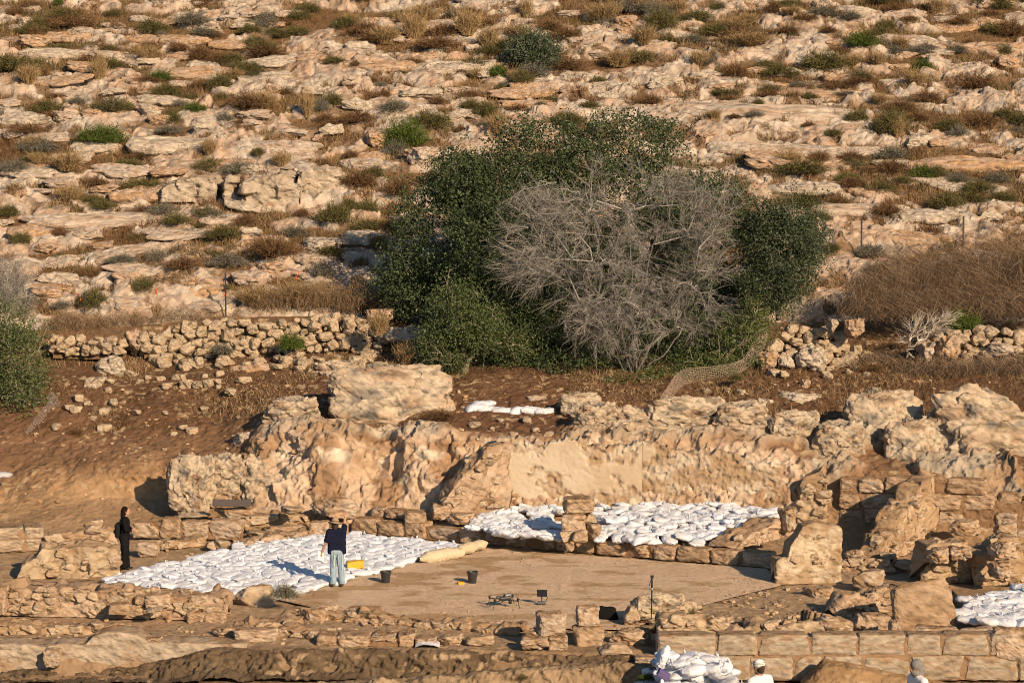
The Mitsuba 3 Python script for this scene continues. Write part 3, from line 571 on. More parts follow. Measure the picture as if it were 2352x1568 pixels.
def bare_tree(name, lobes, foot, hubs, n, seed, label, cat, rt=.0045, cols=((.17, .162, .156), (.36, .347, .33)), extra=3, rmax=.024, tw=(.006, .010), bend=.30):
    """A leafless tree: stems from the foot to the hubs, limbs fanning out from every hub, and a veil of fine twigs."""
    r = np.random.default_rng(seed)
    p = blob(n, r, lobes, .30)
    p = p[fbm(p * .8, 3, seed + 40) > .40 + .12 * r.random(len(p))]
    hubs, foot = np.atleast_2d(hubs), np.asarray(foot, float)
    own = np.argmin(((p[:, None, :] - hubs[None]) ** 2 * [1, .6, 1]).sum(-1) * r.uniform(.5, 1.5, (len(p), len(hubs))), 1)
    A_, B_, RA, RB = (np.concatenate(x) for x in zip(*[branching(hubs[i], p[own == i], seed + 1 + i, rtip=rt, power=.33, bend=bend, pull=.30) for i in range(len(hubs)) if (own == i).any()]))
    RA, RB = np.minimum(RA, rmax), np.minimum(RB, rmax)
    for i, h in enumerate(hubs):
        mid = foot * .5 + h * .5 + r.normal(size=3) * .25
        q = np.array([foot + r.normal(size=3) * [.25, .2, .02], mid, h])
        tt = np.linspace(0, 1, 12)[:, None]; c = q[0] * (1 - tt) ** 2 + 2 * q[1] * tt * (1 - tt) + q[2] * tt ** 2
        c[1:-1] += r.normal(size=(10, 3)) * .03
        rd = np.linspace(rmax * 1.5, rmax * 1.0, 12)
        v, f = common_tube(c, rd)
        put(name + '__stem' + (f'_{i:03d}' if i else ''), (v, f), 'stone_skin', np.array(cols[0]) * .8)
    cl = lambda k, s, m: per(np.array(cols[0]) + (np.array(cols[1]) - np.array(cols[0])) * np.random.default_rng(m).random((s.sum(), 1)) ** .7, 2 * k)
    big = RA > rt * 2.6
    put(name + '__limbs', tubes(A_[big], B_[big], RA[big], RB[big], 4), 'plant_skin', cl(4, big, 2) * 1.4)
    labels[name + '__limbs'] = {'kind': 'stuff'}
    t = ~big
    a1, b1 = A_[t], B_[t]
    m = len(a1) * extra
    k = r.integers(len(a1), size=m); s = r.uniform(.1, 1, (m, 1))
    b2 = a1[k] * (1 - s) + b1[k] * s
    d = (b1[k] - a1[k]); d = d / (np.linalg.norm(d, axis=1, keepdims=True) + 1e-6) * .36 + r.normal(size=(m, 3)) * .15 + [0, 0, -.03]
    d *= r.uniform(.35, 1.2, (m, 1))
    tws = join([(*tubes(a1, b1, RA[t], RB[t], 3), cl(3, t, 3)), (*ribbons(b2, b2 + d, b2 + d * .5 + r.normal(size=(m, 3)) * .03, r.uniform(*tw, m)), per(np.array(cols[0]) * .9 + (np.array(cols[1]) - np.array(cols[0])) * r.random((m, 1)), 5))])
    put(name + '__twigs', tws[:2], 'plant_skin', tws[2], smooth=False)
    labels[name + '__twigs'] = {'kind': 'stuff'}
    tag(name, label, cat)
def common_tube(c, rd, k=7):
    d = np.gradient(c, axis=0); d /= np.linalg.norm(d, axis=1, keepdims=True)
    x = np.cross(d, [0, 1, .1]); x /= np.linalg.norm(x, axis=1, keepdims=True); y = np.cross(d, x)
    an = np.arange(k) * 2 * np.pi / k
    v = (c[:, None] + rd[:, None, None] * (np.cos(an)[None, :, None] * x[:, None] + np.sin(an)[None, :, None] * y[:, None])).reshape(-1, 3)
    i, j = np.meshgrid(np.arange(len(c) - 1), np.arange(k), indexing='ij'); a, b = i * k + j, i * k + (j + 1) % k
    f = np.stack([a, b, b + k, a + k], -1).reshape(-1, 4)
    return v, np.vstack([f[:, [0, 1, 2]], f[:, [0, 2, 3]]])
bare_tree('bare_grey_tree', [(1330,560,235,190,75.0,1.5),(1390,660,220,140,74.4,1.3),(1560,500,150,150,75.4,1.4),(1300,450,150,95,75.4,1.3),(1590,640,125,175,75.2,1.2),(1430,755,140,85,74.2,.8),(1190,600,100,75,74.8,.8),(1640,470,90,110,75.6,1),(1410,380,90,40,75.6,.9)], at(1450, 885, d=74.9),
          np.stack([at(u, v, d=d) for u, v, d in ((1400,600,75.0),(1450,690,74.6),(1500,560,75.2),(1590,640,75.3),(1440,480,75.4),(1560,770,75.0),(1360,700,74.6))]), 4200, 501,
          'large bare grey tree with a dense tangle of dead twigs, in front of green foliage', 'tree', extra=6, tw=(.005, .009))
bare_tree('bare_edge_shrub', [(20,640,62,60,77,1.1),(-40,640,80,90,77,1.4),(40,690,50,50,76.6,.8)], at(-10, 800, d=76.6), np.stack([at(0, 700, d=76.8), at(30, 680, d=76.8)]), 900, 511, 'bare grey twiggy shrub cut by the edge of the view above a green tree', 'bush', extra=6)
r = np.random.default_rng(77)
def brush(name, patches, n, seed, label, cols=((.075, .052, .036), (.33, .245, .17)), cat='bush', arc=1.3, w=(.006, .012)):
    """A heap of long dry stems that rise and bend over."""
    r = np.random.default_rng(seed); parts = []
    for (u, v, ru, rv, d, dep) in patches:
        m = int(n * ru * rv / sum(p[2] * p[3] for p in patches))
        c = at(u, v, d=d); s = px(d)
        x = r.uniform(-1, 1, (m, 3))
        foot = c + np.stack([x[:, 0] * ru * s, x[:, 1] * dep, -rv * s * (.2 + .8 * r.random(m))], -1)
        top = np.sqrt(np.clip(1 - x[:, 0] ** 2, .05, 1)) * rv * s * 2 * r.uniform(.35, 1, m) * (.75 + .5 * noise(foot * .9, seed))
        ph = r.normal(.35, 1.0, m) + 2.2 * (noise(foot * .8 + 5, seed + 2) - .5)
        L = r.uniform(.5, 1.1, m) * arc
        mid = foot + np.stack([np.cos(ph) * L * .35, -np.abs(np.sin(ph)) * L * .25, top], -1)
        tip = mid + np.stack([np.cos(ph) * L * .8, -np.abs(np.sin(ph)) * L * .5, -r.uniform(.05, .55, m) * L], -1)
        tip[:, 2] = np.maximum(tip[:, 2], foot[:, 2] - .1)
        hi = (mid * 2 + tip) / 3 + np.array([0, 0, .12])
        cl = per(np.array(cols[0]) + (np.array(cols[1]) - np.array(cols[0])) * r.random((m, 1)), 5)
        parts += [(*ribbons(foot, hi, (foot + mid) / 2, r.uniform(*w, m)), cl), (*ribbons(hi, tip, (hi + tip) / 2 + [0, 0, .05], r.uniform(*w, m)), cl)]
    v, f, c = join(parts)
    put(name, (v, f), 'plant_skin', c, smooth=False)
    tag(name, label, cat)
brush('dry_brush_heap', [(2080,640,150,55,77.4,1.0),(2260,620,150,60,77.6,1.0),(2150,700,190,40,76.8,.7),(1980,690,60,40,76.8,.6),(2330,690,110,45,76.8,.7),(2420,620,130,70,77.5,1)], 11500, 601, 'huge heap of arching brown dry brush above the tumbled stone piles')
brush('dry_brush_bank', [(2250,850,150,24,74.6,.4),(2100,850,70,20,74.8,.35),(2000,830,60,16,75.4,.3),(2380,850,80,30,74.6,.4)], 4200, 602, 'low bank of brown dry brush between stone pile and big weathered outcrops', arc=.7)
brush('dry_grass_bank', [(700,690,120,24,79.6,.6),(830,690,60,30,79.2,.5),(420,735,120,20,79.4,.5),(280,745,70,20,79.2,.4),(160,745,60,20,79.0,.4)], 6500, 603, 'strip of pale brown dry grass growing along the top of the dry stone wall', cols=((.17, .115, .07), (.31, .225, .145)), arc=.6, cat='dry grass')
# ================================================================== RUINS: FORMS
BOXG = trimesh.remesh.subdivide_to_size(*(lambda m: (np.array(m.vertices), np.array(m.faces)))(trimesh.creation.box((2, 2, 2))), .30, max_iter=10)
BOXG = (lambda m: (m.merge_vertices(), (np.array(m.vertices), np.array(m.faces)))[1])(trimesh.Trimesh(*BOXG))
def block_mesh(seed, sub=4, sharp=7.0, rough=.05, chip=3):
    """A roughly squared building stone in the unit box, base at z = 0: crisp edges with chips, uneven faces."""
    r = np.random.default_rng(seed)
    p = BOXG[0].copy()
    n = p / (np.sum(np.abs(p) ** 6, -1) ** (1 / 6))[:, None]
    edge = np.sort(np.abs(p), -1)[:, 1]                  # 1 on the edges of the box
    wear = smooth01(.75, 1.0, edge)
    p = p * (1 - wear * (.05 + 1.3 * rough * fbm(p * 1.6 + seed, 3, seed + 3)))[:, None]
    for _ in range(chip):
        a = np.sign(r.normal(size=3)) * r.uniform(.3, 1, 3); a /= np.linalg.norm(a)
        c = r.uniform(1.15, 1.45)
        p = p - a * np.maximum(p @ a - c, 0)[:, None]
    p = p + n * ((fbm(p * 1.1 + 5, 3, seed) - .5) * rough * 4 + (fbm(p * 4.2, 3, seed + 1) - .5) * rough * 3)[:, None]
    p[:, :2] *= 1 + .05 * r.normal(size=2) * p[:, 2:3]
    p -= (p.min(0) + p.max(0)) / 2
    p /= p.max(0) - p.min(0)
    p[:, 2] += .5
    return p, BOXG[1]
def masonry_color(v, f, seed, base=(.44, .33, .235), pale=(.51, .42, .33), dust=.85):
    n = np.array(trimesh.Trimesh(v, f, process=False).vertex_normals)
    c = lerp(base, pale, smooth01(.35, .65, fbm(v * 3.1 + 9, 3, seed)))
    c = lerp(c, (.33, .205, .11), .55 * smooth01(.5, .72, fbm(v * 4 + 3, 3, seed + 1)))
    c = lerp(c, (.25, .155, .082), dust * smooth01(.45, .9, n[:, 2]) * (.5 + .5 * fbm(v * 6, 2, seed + 2)))
    c = c * (1 - .35 * smooth01(.62, .74, noise(v * 8 + 3, seed + 6)))[:, None]
    return c * .86 * (.6 + .8 * fbm(v * 8, 3, seed + 4))[:, None]
NB = 10
for k in range(NB):
    v, f = block_mesh(700 + k, 4, sharp=(8, 11, 14)[k % 3], rough=(.045, .065)[k % 2], chip=1 + k % 4)
    w = k % 4
    proto(f'block_form_{k}', (v, f), 'stone_skin', masonry_color(v, f, 720 + k, base=((.43,.315,.22),(.47,.355,.26),(.38,.275,.185),(.42,.33,.255))[w], pale=((.50,.39,.29),(.54,.44,.345),(.47,.35,.25),(.48,.40,.325))[w]), smooth=False)
for k in range(6):      # smoothly dressed faces
    v, f = block_mesh(730 + k, 4, sharp=18, rough=.026, chip=k % 3)
    proto(f'dressed_form_{k}', (v, f), 'plaster_skin', masonry_color(v, f, 745 + k, base=((.38,.31,.235),(.41,.33,.25),(.35,.28,.205))[k % 3], pale=(.45, .39, .315)), smooth=False)
for k in range(4):      # larger worn blocks with more detail
    v, f = rock_mesh(760 + k, 4, boxy=(.8, 1.3)[k % 2], cuts=6, rough=.34, strata=.02, flat=.95)
    proto(f'worn_form_{k}', (v, f), 'stone_skin', masonry_color(v, f, 770 + k, base=((.45,.315,.21),(.41,.28,.18))[k % 2]))
for k in range(8):      # small field stones
    v, f = rock_mesh(800 + k, 3, boxy=.4, cuts=8, rough=.4, strata=.02, flat=.9)
    proto(f'field_form_{k}', (v, f), 'stone_skin', rock_color(v, 3, 810 + k, stain=.35, lichen=.45, pale=(.44, .37, .28), warm=(.40, .30, .20)))
for k in range(6):      # earth stained rubble
    v, f = rock_mesh(840 + k, 3, boxy=.6, cuts=10, rough=.4, strata=.02, flat=.9)
    proto(f'rubble_form_{k}', (v, f), 'stone_skin', masonry_color(v, f, 850 + k, base=((.36,.26,.165),(.43,.33,.225))[k % 2], dust=.5))
for k in range(4):      # weathered outcrops of the terrace, more detail
    v, f = rock_mesh(870 + k, 5, boxy=.55, cuts=13, rough=.62, strata=.02, flat=.85)
    proto(f'outcrop_form_{k}', (v, f), 'stone_skin', rock_color(v, 3.4, 880 + k, stain=.55, lichen=1.0, pale=(.45, .385, .30), warm=(.41, .32, .235), low=1 - v[:, 2] * 2.5))

er = np.random.default_rng(31)
def stone(name, label, u0, v0, u1, v1, d=None, z=None, form='block_form', k=None, deep=.5, yaw=0.0, sink=.06, cat='stone', group=None, ty=0.0, tx=0.0):
    """One stone that fills the survey box (u0, v0)-(u1, v1) when it stands at distance d (or with its foot at height z)."""
    cu = (u0 + u1) / 2
    p = at(cu, v1, d=d) if d else at(cu, v1, z=z)
    s = px(p[1]); el = math.radians(5.3) + math.atan((v1 - 784) / FOC)
    W, D = (u1 - u0) * s, deep
    Hh = max((v1 - v0) * s / math.cos(el) - D * math.tan(el) * .75, .25 * (v1 - v0) * s)
    if k is None: k = int(er.integers({'block_form': 7, 'rock_form': 15, 'field_form': 8, 'rubble_form': 6, 'outcrop_form': 4, 'worn_form': 4}[form]))
    ww = W / (abs(math.cos(yaw)) + abs(math.sin(yaw)) * D / max(W, .01) * .8)
    loc = np.array([p[0], p[1] + D / 2, p[2] - sink * Hh])
    key = inst(numbered(name), f'{form}_{k}', mat4(loc, (ww, D, Hh * (1 + sink)), yaw, tx, ty))
    if label: tag(key, label, cat, group)
    return key
def rough_box(L, D, Hh, seed, amp=.04, step=.09):
    m = trimesh.creation.box((L, D, Hh))
    v, f = np.array(m.vertices), np.array(m.faces)
    v, f = trimesh.remesh.subdivide_to_size(v, f, step, max_iter=12)
    mm = trimesh.Trimesh(v, f, process=True); mm.merge_vertices()
    n = np.array(mm.vertex_normals); v = np.array(mm.vertices)
    v = v + n * ((fbm(v * 3 + seed, 3, seed) - .5) * 2 * amp)[:, None]
    return v, np.array(mm.faces)
def ashlar(name, label, A, B, courses, thick=.5, blen=.8, top=None, seed=0, cat='wall', form='block_form', gap=.012, core=True, jit=.02):
    """A wall of squared stones from A to B (world foot points of its near face); top(s) is its height along the run."""
    r = np.random.default_rng(seed)
    A, B = np.asarray(A, float), np.asarray(B, float)
    L = np.linalg.norm((B - A)[:2]); ax = (B - A) / L; yaw = math.atan2(ax[1], ax[0])
    nrm = np.array([-ax[1], ax[0], 0]); nrm /= np.linalg.norm(nrm)
    base = numbered(name); tag(base, label, cat)
    h0 = 0; idx = 0
    nf = {'dressed_form': 6, 'block_form': 7, 'rubble_form': 6, 'worn_form': 4}[form]
    for ci, h in enumerate(courses):
        s = -r.uniform(0, .4) * blen if ci % 2 else 0.0
        while s < L - .06:
            l = blen * r.uniform(.65, 1.35)
            e = min(s + l, L + r.uniform(0, .05))
            if L - e < .3 * blen: e = L
            a = max(s, 0)
            if e - a > .08 and (top is None or top((a + e) / 2) > h0 + .45 * h):
                c = A + ax * (a + e) / 2 + nrm * (thick / 2 + r.normal() * jit)
                hh = h * (r.uniform(.97, 1.03) if form == 'dressed_form' else r.uniform(.88, 1.12))
                inst(f'{base}__block' + (f'_{idx:03d}' if idx else ''), (f'{form}_{int(r.integers(nf))}' if form == 'dressed_form' or r.random() < .8 else f'worn_form_{int(r.integers(4))}'), mat4(c + [0, 0, h0 - .01], ((e - a - gap) * 1.03 * (-1 if r.random() < .5 else 1), thick * r.uniform(.95, 1.06), (hh - gap * .5) * 1.03), yaw + r.normal() * .02, r.normal() * .012, r.normal() * .012))
                idx += 1
            s = e
        h0 += h
    if core:
        hc = (max(top(s) for s in np.linspace(0, L, 9)) if top else h0)
        ss = np.linspace(.05, L - .05, max(4, int(L / .12)))
        tp = np.array([min(top(s) if top else h0, h0) for s in ss]) - .07
        q = []
        for off in ((.05, thick - .05) if form == 'dressed_form' else (.09, thick - .09)):
            for zz in (0, 1):
                q.append(A[None] + ax[None] * ss[:, None] + nrm * off + np.stack([0 * ss, 0 * ss, np.maximum(tp, .03) * zz], -1))
        ring = np.stack([q[0], q[1], q[3], q[2]], 1)
        ring = ring + (fbm(ring * 4, 2, seed)[..., None] - .5) * .06
        n = len(ss); v = ring.reshape(-1, 3)
        i, j = np.meshgrid(np.arange(n - 1), np.arange(4), indexing='ij')
        a, b = i * 4 + j, i * 4 + (j + 1) % 4
        f = np.stack([a, a + 4, b + 4, b], -1).reshape(-1, 4)
        f = np.vstack([f, [[0, 1, 2, 3]], [[4 * n - 1, 4 * n - 2, 4 * n - 3, 4 * n - 4]]])
        f = np.vstack([f[:, [0, 1, 2]], f[:, [0, 2, 3]]])
        put(base + '__mortar', (v, f), 'soil_skin', (.27, .18, .115) if form == 'dressed_form' else (.24, .155, .095), smooth=False)
    return base
def rubble_wall(name, label, A, B, prof, thick, seed, cat='wall', amp=.05, stones=14, size=(.12, .26), tone=CLIFF, tone2=CLIFF_W, jd=.022, dust=.8):
    """A wall of mortared rubble: a rough body whose height follows prof [(share of the run, height)], with single stones standing out."""
    r = np.random.default_rng(seed)
    A, B = np.asarray(A, float), np.asarray(B, float)
    L = np.linalg.norm((B - A)[:2]); ax = (B - A) / L
    nrm = np.array([-ax[1], ax[0], 0]); nrm /= np.linalg.norm(nrm)
    base = numbered(name); tag(base, label, cat)
    ss = np.linspace(0, 1, max(8, int(L / .06)))
    pr = np.array(prof)
    hh = np.interp(ss, pr[:, 0], pr[:, 1]) + .10 * (fbm(np.stack([ss * L * 2.5, 0 * ss, 0 * ss], -1), 3, seed) - .5)
    # profile round the wall: near face up, over the top, far face down
    tz = np.concatenate([np.linspace(0, 1, 22), np.ones(8), np.linspace(1, 0, 12)])
    tn = np.concatenate([np.zeros(22), np.linspace(.08, .92, 8), np.ones(12)])
    G = A + ax * (ss * L)[:, None, None] + nrm * (tn * thick)[None, :, None] + np.stack([0, 0, 1])[None, None] * (tz[None] * hh[:, None])[..., None]
    G = np.concatenate([(G[:1].mean(1, keepdims=True) + (G[:1] - G[:1].mean(1, keepdims=True)) * .02), G, (G[-1:].mean(1, keepdims=True) + (G[-1:] - G[-1:].mean(1, keepdims=True)) * .02)])
    n = gnorm(G)
    if (n[:, 5] @ nrm).mean() > 0: n = -n
    cells = r.uniform(-.2, 1.2, (int(L * max(pr[:, 1]) * 40) + 20, 3)) * [L, thick, max(pr[:, 1])]
    loc = np.stack([(G - A) @ ax, (G - A) @ nrm, G[..., 2] - A[2]], -1)
    dd, ii = cKDTree(cells).query(loc.reshape(-1, 3), k=2)
    joint = smooth01(0, .05, dd[:, 1] - dd[:, 0]).reshape(G.shape[:2])
    lift = (joint - .6) * jd + (fbm(G * 2.2, 3, seed + 1) - .5) * amp * 2.4 + (fbm(G * 7, 3, seed + 2) - .5) * amp * 1.6
    lift = lift + (facets(G, seed + 30, int(G.shape[0] * G.shape[1] / 70), .022, .16) if amp > .03 else 0)
    D = G + n * lift[..., None]
    cc = r.random(len(cells))[ii[:, 0]].reshape(G.shape[:2])
    C = lerp(tone, tone2, cc) * .92 * (.6 + .8 * fbm(G * 5, 4, seed + 3))[..., None]
    C = lerp(C, (.27, .175, .105), .7 * smooth01(.5, .68, fbm(G * 1.4 + 8, 4, seed + 9)))
    C = lerp((.27, .18, .10), C, 1 - (1 - joint) * min(1, jd * 30))
    C = lerp(C, (.25, .165, .10), dust * ((tz > .97)[None] * (.4 + .6 * fbm(G * 3, 2, seed + 6))))
    put(base + '__body', (D.reshape(-1, 3), gridf(*D.shape[:2])), 'stone_skin', C.reshape(-1, 3))
    yaw = math.atan2(ax[1], ax[0])
    for k in range(stones):
        s, zf = r.uniform(.04, .96), r.uniform(.08, .98)
        h = np.interp(s, pr[:, 0], pr[:, 1]) * zf
        w = r.uniform(*size)
        c = A + ax * s * L + nrm * (w * .12 if zf < .9 else r.uniform(.1, .9) * thick) + [0, 0, h - w * .35]
        inst(f'{base}__stone' + (f'_{k:03d}' if k else ''), f'rubble_form_{int(r.integers(6))}', mat4(c, (w * 1.3, w * .9, w * .8), yaw + r.normal() * .2))
    return base

# ================================================================== RUINS: FLOOR AND ROOMS
import shapely
mosaic = shapely.Polygon([at(u, v, z=0.0)[:2] for u, v in ((225,1337),(560,1262),(700,1228),(803,1224),(1138,1260),(1764,1306),(1796,1345),(1700,1368),(1598,1396),(1440,1448),(1176,1443),(1000,1432),(808,1418),(640,1378),(520,1372))])
x0, y0, x1, y1 = mosaic.bounds
gx, gy = np.meshgrid(np.arange(x0, x1, .06), np.arange(y0, y1, .06))
inside = shapely.contains_xy(mosaic, gx, gy)
G = np.stack([gx, gy, .012 + .018 * (fbm(np.stack([gx * .5, gy * .5, 0 * gx], -1), 2, 7) - .5)], -1)
f = gridf(*gx.shape); keep = inside.reshape(-1)[f].all(1)
q = np.stack([gx, gy, 0 * gx], -1)
C = lerp((.42, .31, .22), (.47, .365, .275), fbm(q * .8, 3, 61))
C = lerp(C, (.32, .225, .14), smooth01(.54, .64, fbm(q * np.array([.8, 1.5, 1]) + 5, 4, 62)))
C = lerp(C, (.46, .37, .26), .6 * smooth01(.58, .7, fbm(q * 2.3 + 15, 3, 63))) * (.86 + .28 * noise(q * 14, 65))[..., None]
scene['tessera_skin'] = bump(lambda p, n, uv: 0.035 * mikit.noise(p.x * 22, p.y * 26, 0) + .025 * mikit.noise(p.x * 8, p.y * 11, 3), {'type': 'diffuse', 'reflectance': vcol()}, 1.0, 8e-3)
mm = trimesh.Trimesh(G.reshape(-1, 3), f[keep], process=False, vertex_colors=None)
used = np.unique(f[keep]); remap = -np.ones(G.reshape(-1, 3).shape[0], int); remap[used] = np.arange(len(used))
put('mosaic_floor', (G.reshape(-1, 3)[used], remap[f[keep]]), 'tessera_skin', C.reshape(-1, 3)[used])
tag('mosaic_floor', 'large dusty tan mosaic floor of the excavated hall', kind='structure')

P = lambda u, v, z=0.0: at(u, v, z=z)
# --- long back walls of the hall
ashlar('hall_back_wall', 'long low wall of squared blocks bounding the mosaic floor in front of the bag filled bays', P(803,1224), P(1772,1307), [.42], thick=.55, blen=.85, seed=1)
A, B = P(803,1224), P(1772,1307)
dv_ = (B - A) / np.linalg.norm(B - A); nv = np.array([-dv_[1], dv_[0], 0])
ashlar('upper_back_wall', 'second step of squared blocks behind the low hall wall, ending at the bags', A + nv * .75 + dv_ * .2, A + nv * .75 + dv_ * 3.7, [.38, .27], thick=.5, blen=.8, seed=2)
rubble_wall('low_rubble_edge', 'low crumbling brown rubble edge behind the white bags', P(560,1262), P(803,1226), [(0,.14),(.3,.26),(.7,.22),(1,.34)], .6, 3, stones=9, size=(.15,.32))
ashlar('side_room_wall', 'row of tall worn squared blocks behind the woman in black', P(300,1236,.05), P(556,1241,.05), [.52], thick=.5, blen=.62, seed=4)
ashlar('grey_faced_wall', 'grey faced wall of big blocks cut by the edge of the view, farther than the woman', P(-120,1275), P(104,1264), [.34,.34], thick=.9, blen=.9, seed=5, form='dressed_form')
rubble_wall('round_topped_wall', 'rough plastered wall with rounded stones along its top, beside the woman in black', P(42,1330,-.02), P(274,1324,-.02), [(0,.10),(.06,.42),(.18,.56),(.24,.80),(.6,.84),(.85,.80),(1,.70)], .75, 6, stones=12, size=(.16,.32), amp=.05, tone=(.42,.335,.24), tone2=(.47,.39,.29))
for i, (a0, b0, a1, b1) in enumerate(((84,1246,122,1286),(116,1244,152,1284),(150,1248,184,1288),(182,1252,226,1296),(224,1252,262,1290))):
    stone('round_stone', ('first round topped stone on the plastered wall from the grey faced wall', 'second round topped stone on the plastered wall from the grey faced wall', 'third round topped stone on the plastered wall from the grey faced wall', 'fourth and broadest round topped stone on the plastered wall', 'last round topped stone on the plastered wall, next to the woman')[i], a0, b0, a1, b1, d=60.4, form='worn_form', k=i % 4, deep=.6)
rubble_wall('stub_rubble_wall', 'short rubble stub wall behind the round topped wall', P(100,1266), P(268,1260), [(0,.35),(.4,.5),(.7,.62),(1,.5)], .5, 7, stones=12, size=(.2,.42))
stone('fallen_block', 'single squat block just past the woman in black, beside the bags', 310,1238,366,1280, z=0, deep=.5)
stone('fallen_stone', 'pair of dark fallen stones at the far edge of the bags, nearer one', 466,1240,500,1266, z=0, form='rubble_form', deep=.4)
stone('fallen_stone', 'pair of dark fallen stones at the far edge of the bags, rounder one', 488,1236,528,1267, z=0, form='rubble_form', deep=.45)
stone('flat_stone', 'small pale flat stone alone beside the bags', 452,1271,472,1281, z=0, form='field_form', deep=.3)
# --- bays behind the hall
def bay_z(x, y):
    s = (np.stack([x, y], -1) - A[:2]) @ nv[:2]
    return .40 + .045 * np.clip(s - .3, 0, 6)
bayL = shapely.Polygon([at(u, v, z=.5)[:2] for u, v in ((1076,1208),(1110,1168),(1292,1172),(1292,1238),(1175,1229),(1130,1222))])
bayR = shapely.Polygon([at(u, v, z=.5)[:2] for u, v in ((1372,1168),(1478,1172),(1560,1164),(1790,1186),(1770,1212),(1700,1232),(1640,1243),(1520,1241),(1356,1237))])
fx, fy = np.meshgrid(np.arange(-3.2, 8.2, .15), np.arange(58, 69, .15))
fz = bay_z(fx, fy) - .03
G = np.stack([fx, fy, fz], -1)
sgn = (np.stack([fx, fy], -1) - A[:2]) @ nv[:2]
run = (np.stack([fx, fy], -1) - A[:2]) @ dv_[:2]
f = gridf(*fx.shape); keep = ((sgn > .5) & (run > 3.4) & (run < 10.9)).reshape(-1)[f].all(1)
put('bay_earth', (G.reshape(-1, 3), f[keep]), 'soil_skin', lerp((.27,.175,.10), (.35,.24,.14), fbm(G * 2, 3, 9)).reshape(-1, 3))
tag('bay_earth', 'brown earth filling the bays behind the hall wall', kind='structure')
t = numbered('bay_pillar'); tag(t, 'stump of a masonry pillar standing between the two bag filled bays', 'pillar')
def part(base, nm, u0, v0, u1, v1, d, form, deep, k=None, yaw=0, sink=.05):
    key = stone('tmp_piece', None, u0, v0, u1, v1, d=d, form=form, deep=deep, k=k, yaw=yaw, sink=sink)
    n = sum(1 for q in scene if q.startswith(f'{base}__{nm}'))
    scene[f'{base}__{nm}' + (f'_{n:03d}' if n else '')] = scene.pop(key)
part(t,'block',1291,1137,1369,1180,63.3,'block_form',.75,8,.12)
part(t,'block',1288,1174,1348,1228,63.2,'block_form',.6,9)
part(t,'stone',1338,1176,1372,1212,63.3,'rubble_form',.6,1)
part(t,'stone',1345,1196,1384,1242,63.2,'rubble_form',.7,2)
part(t,'stone',1286,1216,1318,1246,62.9,'rubble_form',.5,3)
part(t,'stone',1312,1212,1352,1248,62.8,'rubble_form',.5,4)
stone('squared_block', 'squared brown block before the shadowed rock face, beside a leaning block', 928,1170,980,1203, d=66.0, deep=.55, k=2)
stone('squared_block', 'brown block leaning at the foot of the rubble pier', 982,1153,1032,1198, d=66.2, form='worn_form', k=1, deep=.5, yaw=.35, ty=.12)
stone('squared_block', 'low broken block with a pale plaster patch beside the bay of bags', 1025,1174,1094,1206, d=65.6, form='worn_form', k=0, deep=.5)
stone('drum_block', 'round fronted worn stone drum on the ledge beyond the pointing man', 706,1134,830,1194, d=66.4, form='worn_form', k=2, deep=.9)
stone('squared_block', 'squared block on the ledge just behind the pointing man', 708,1193,756,1228, d=65.8, deep=.5, k=1)
stone('squared_block', 'squat worn block carrying the dark plank', 487,1161,588,1203, d=67.0, form='worn_form', k=3, deep=.6)
stone('flat_slab', 'thin pale flat slab on the ledge beside the plank block', 405,1176,480,1190, d=67.2, form='field_form', k=2, deep=.7)
for i, (a0, b0, a1, b1) in enumerate(((560,1178,640,1206),(600,1200,700,1228),(760,1196,800,1222),(640,1160,700,1182),(560,1215,640,1240))):
    stone('ledge_stone', ('flat earth covered stone on the ledge between plank and drum', 'long earth covered stone on the ledge above the bags', 'small worn block behind the shoulder of the pointing man', 'thin stone lying on the ledge below the rock face', 'low brown stone at the far border of the bags')[i], a0,b0,a1,b1, d=66.6-.25*i, form='rubble_form', deep=.7)
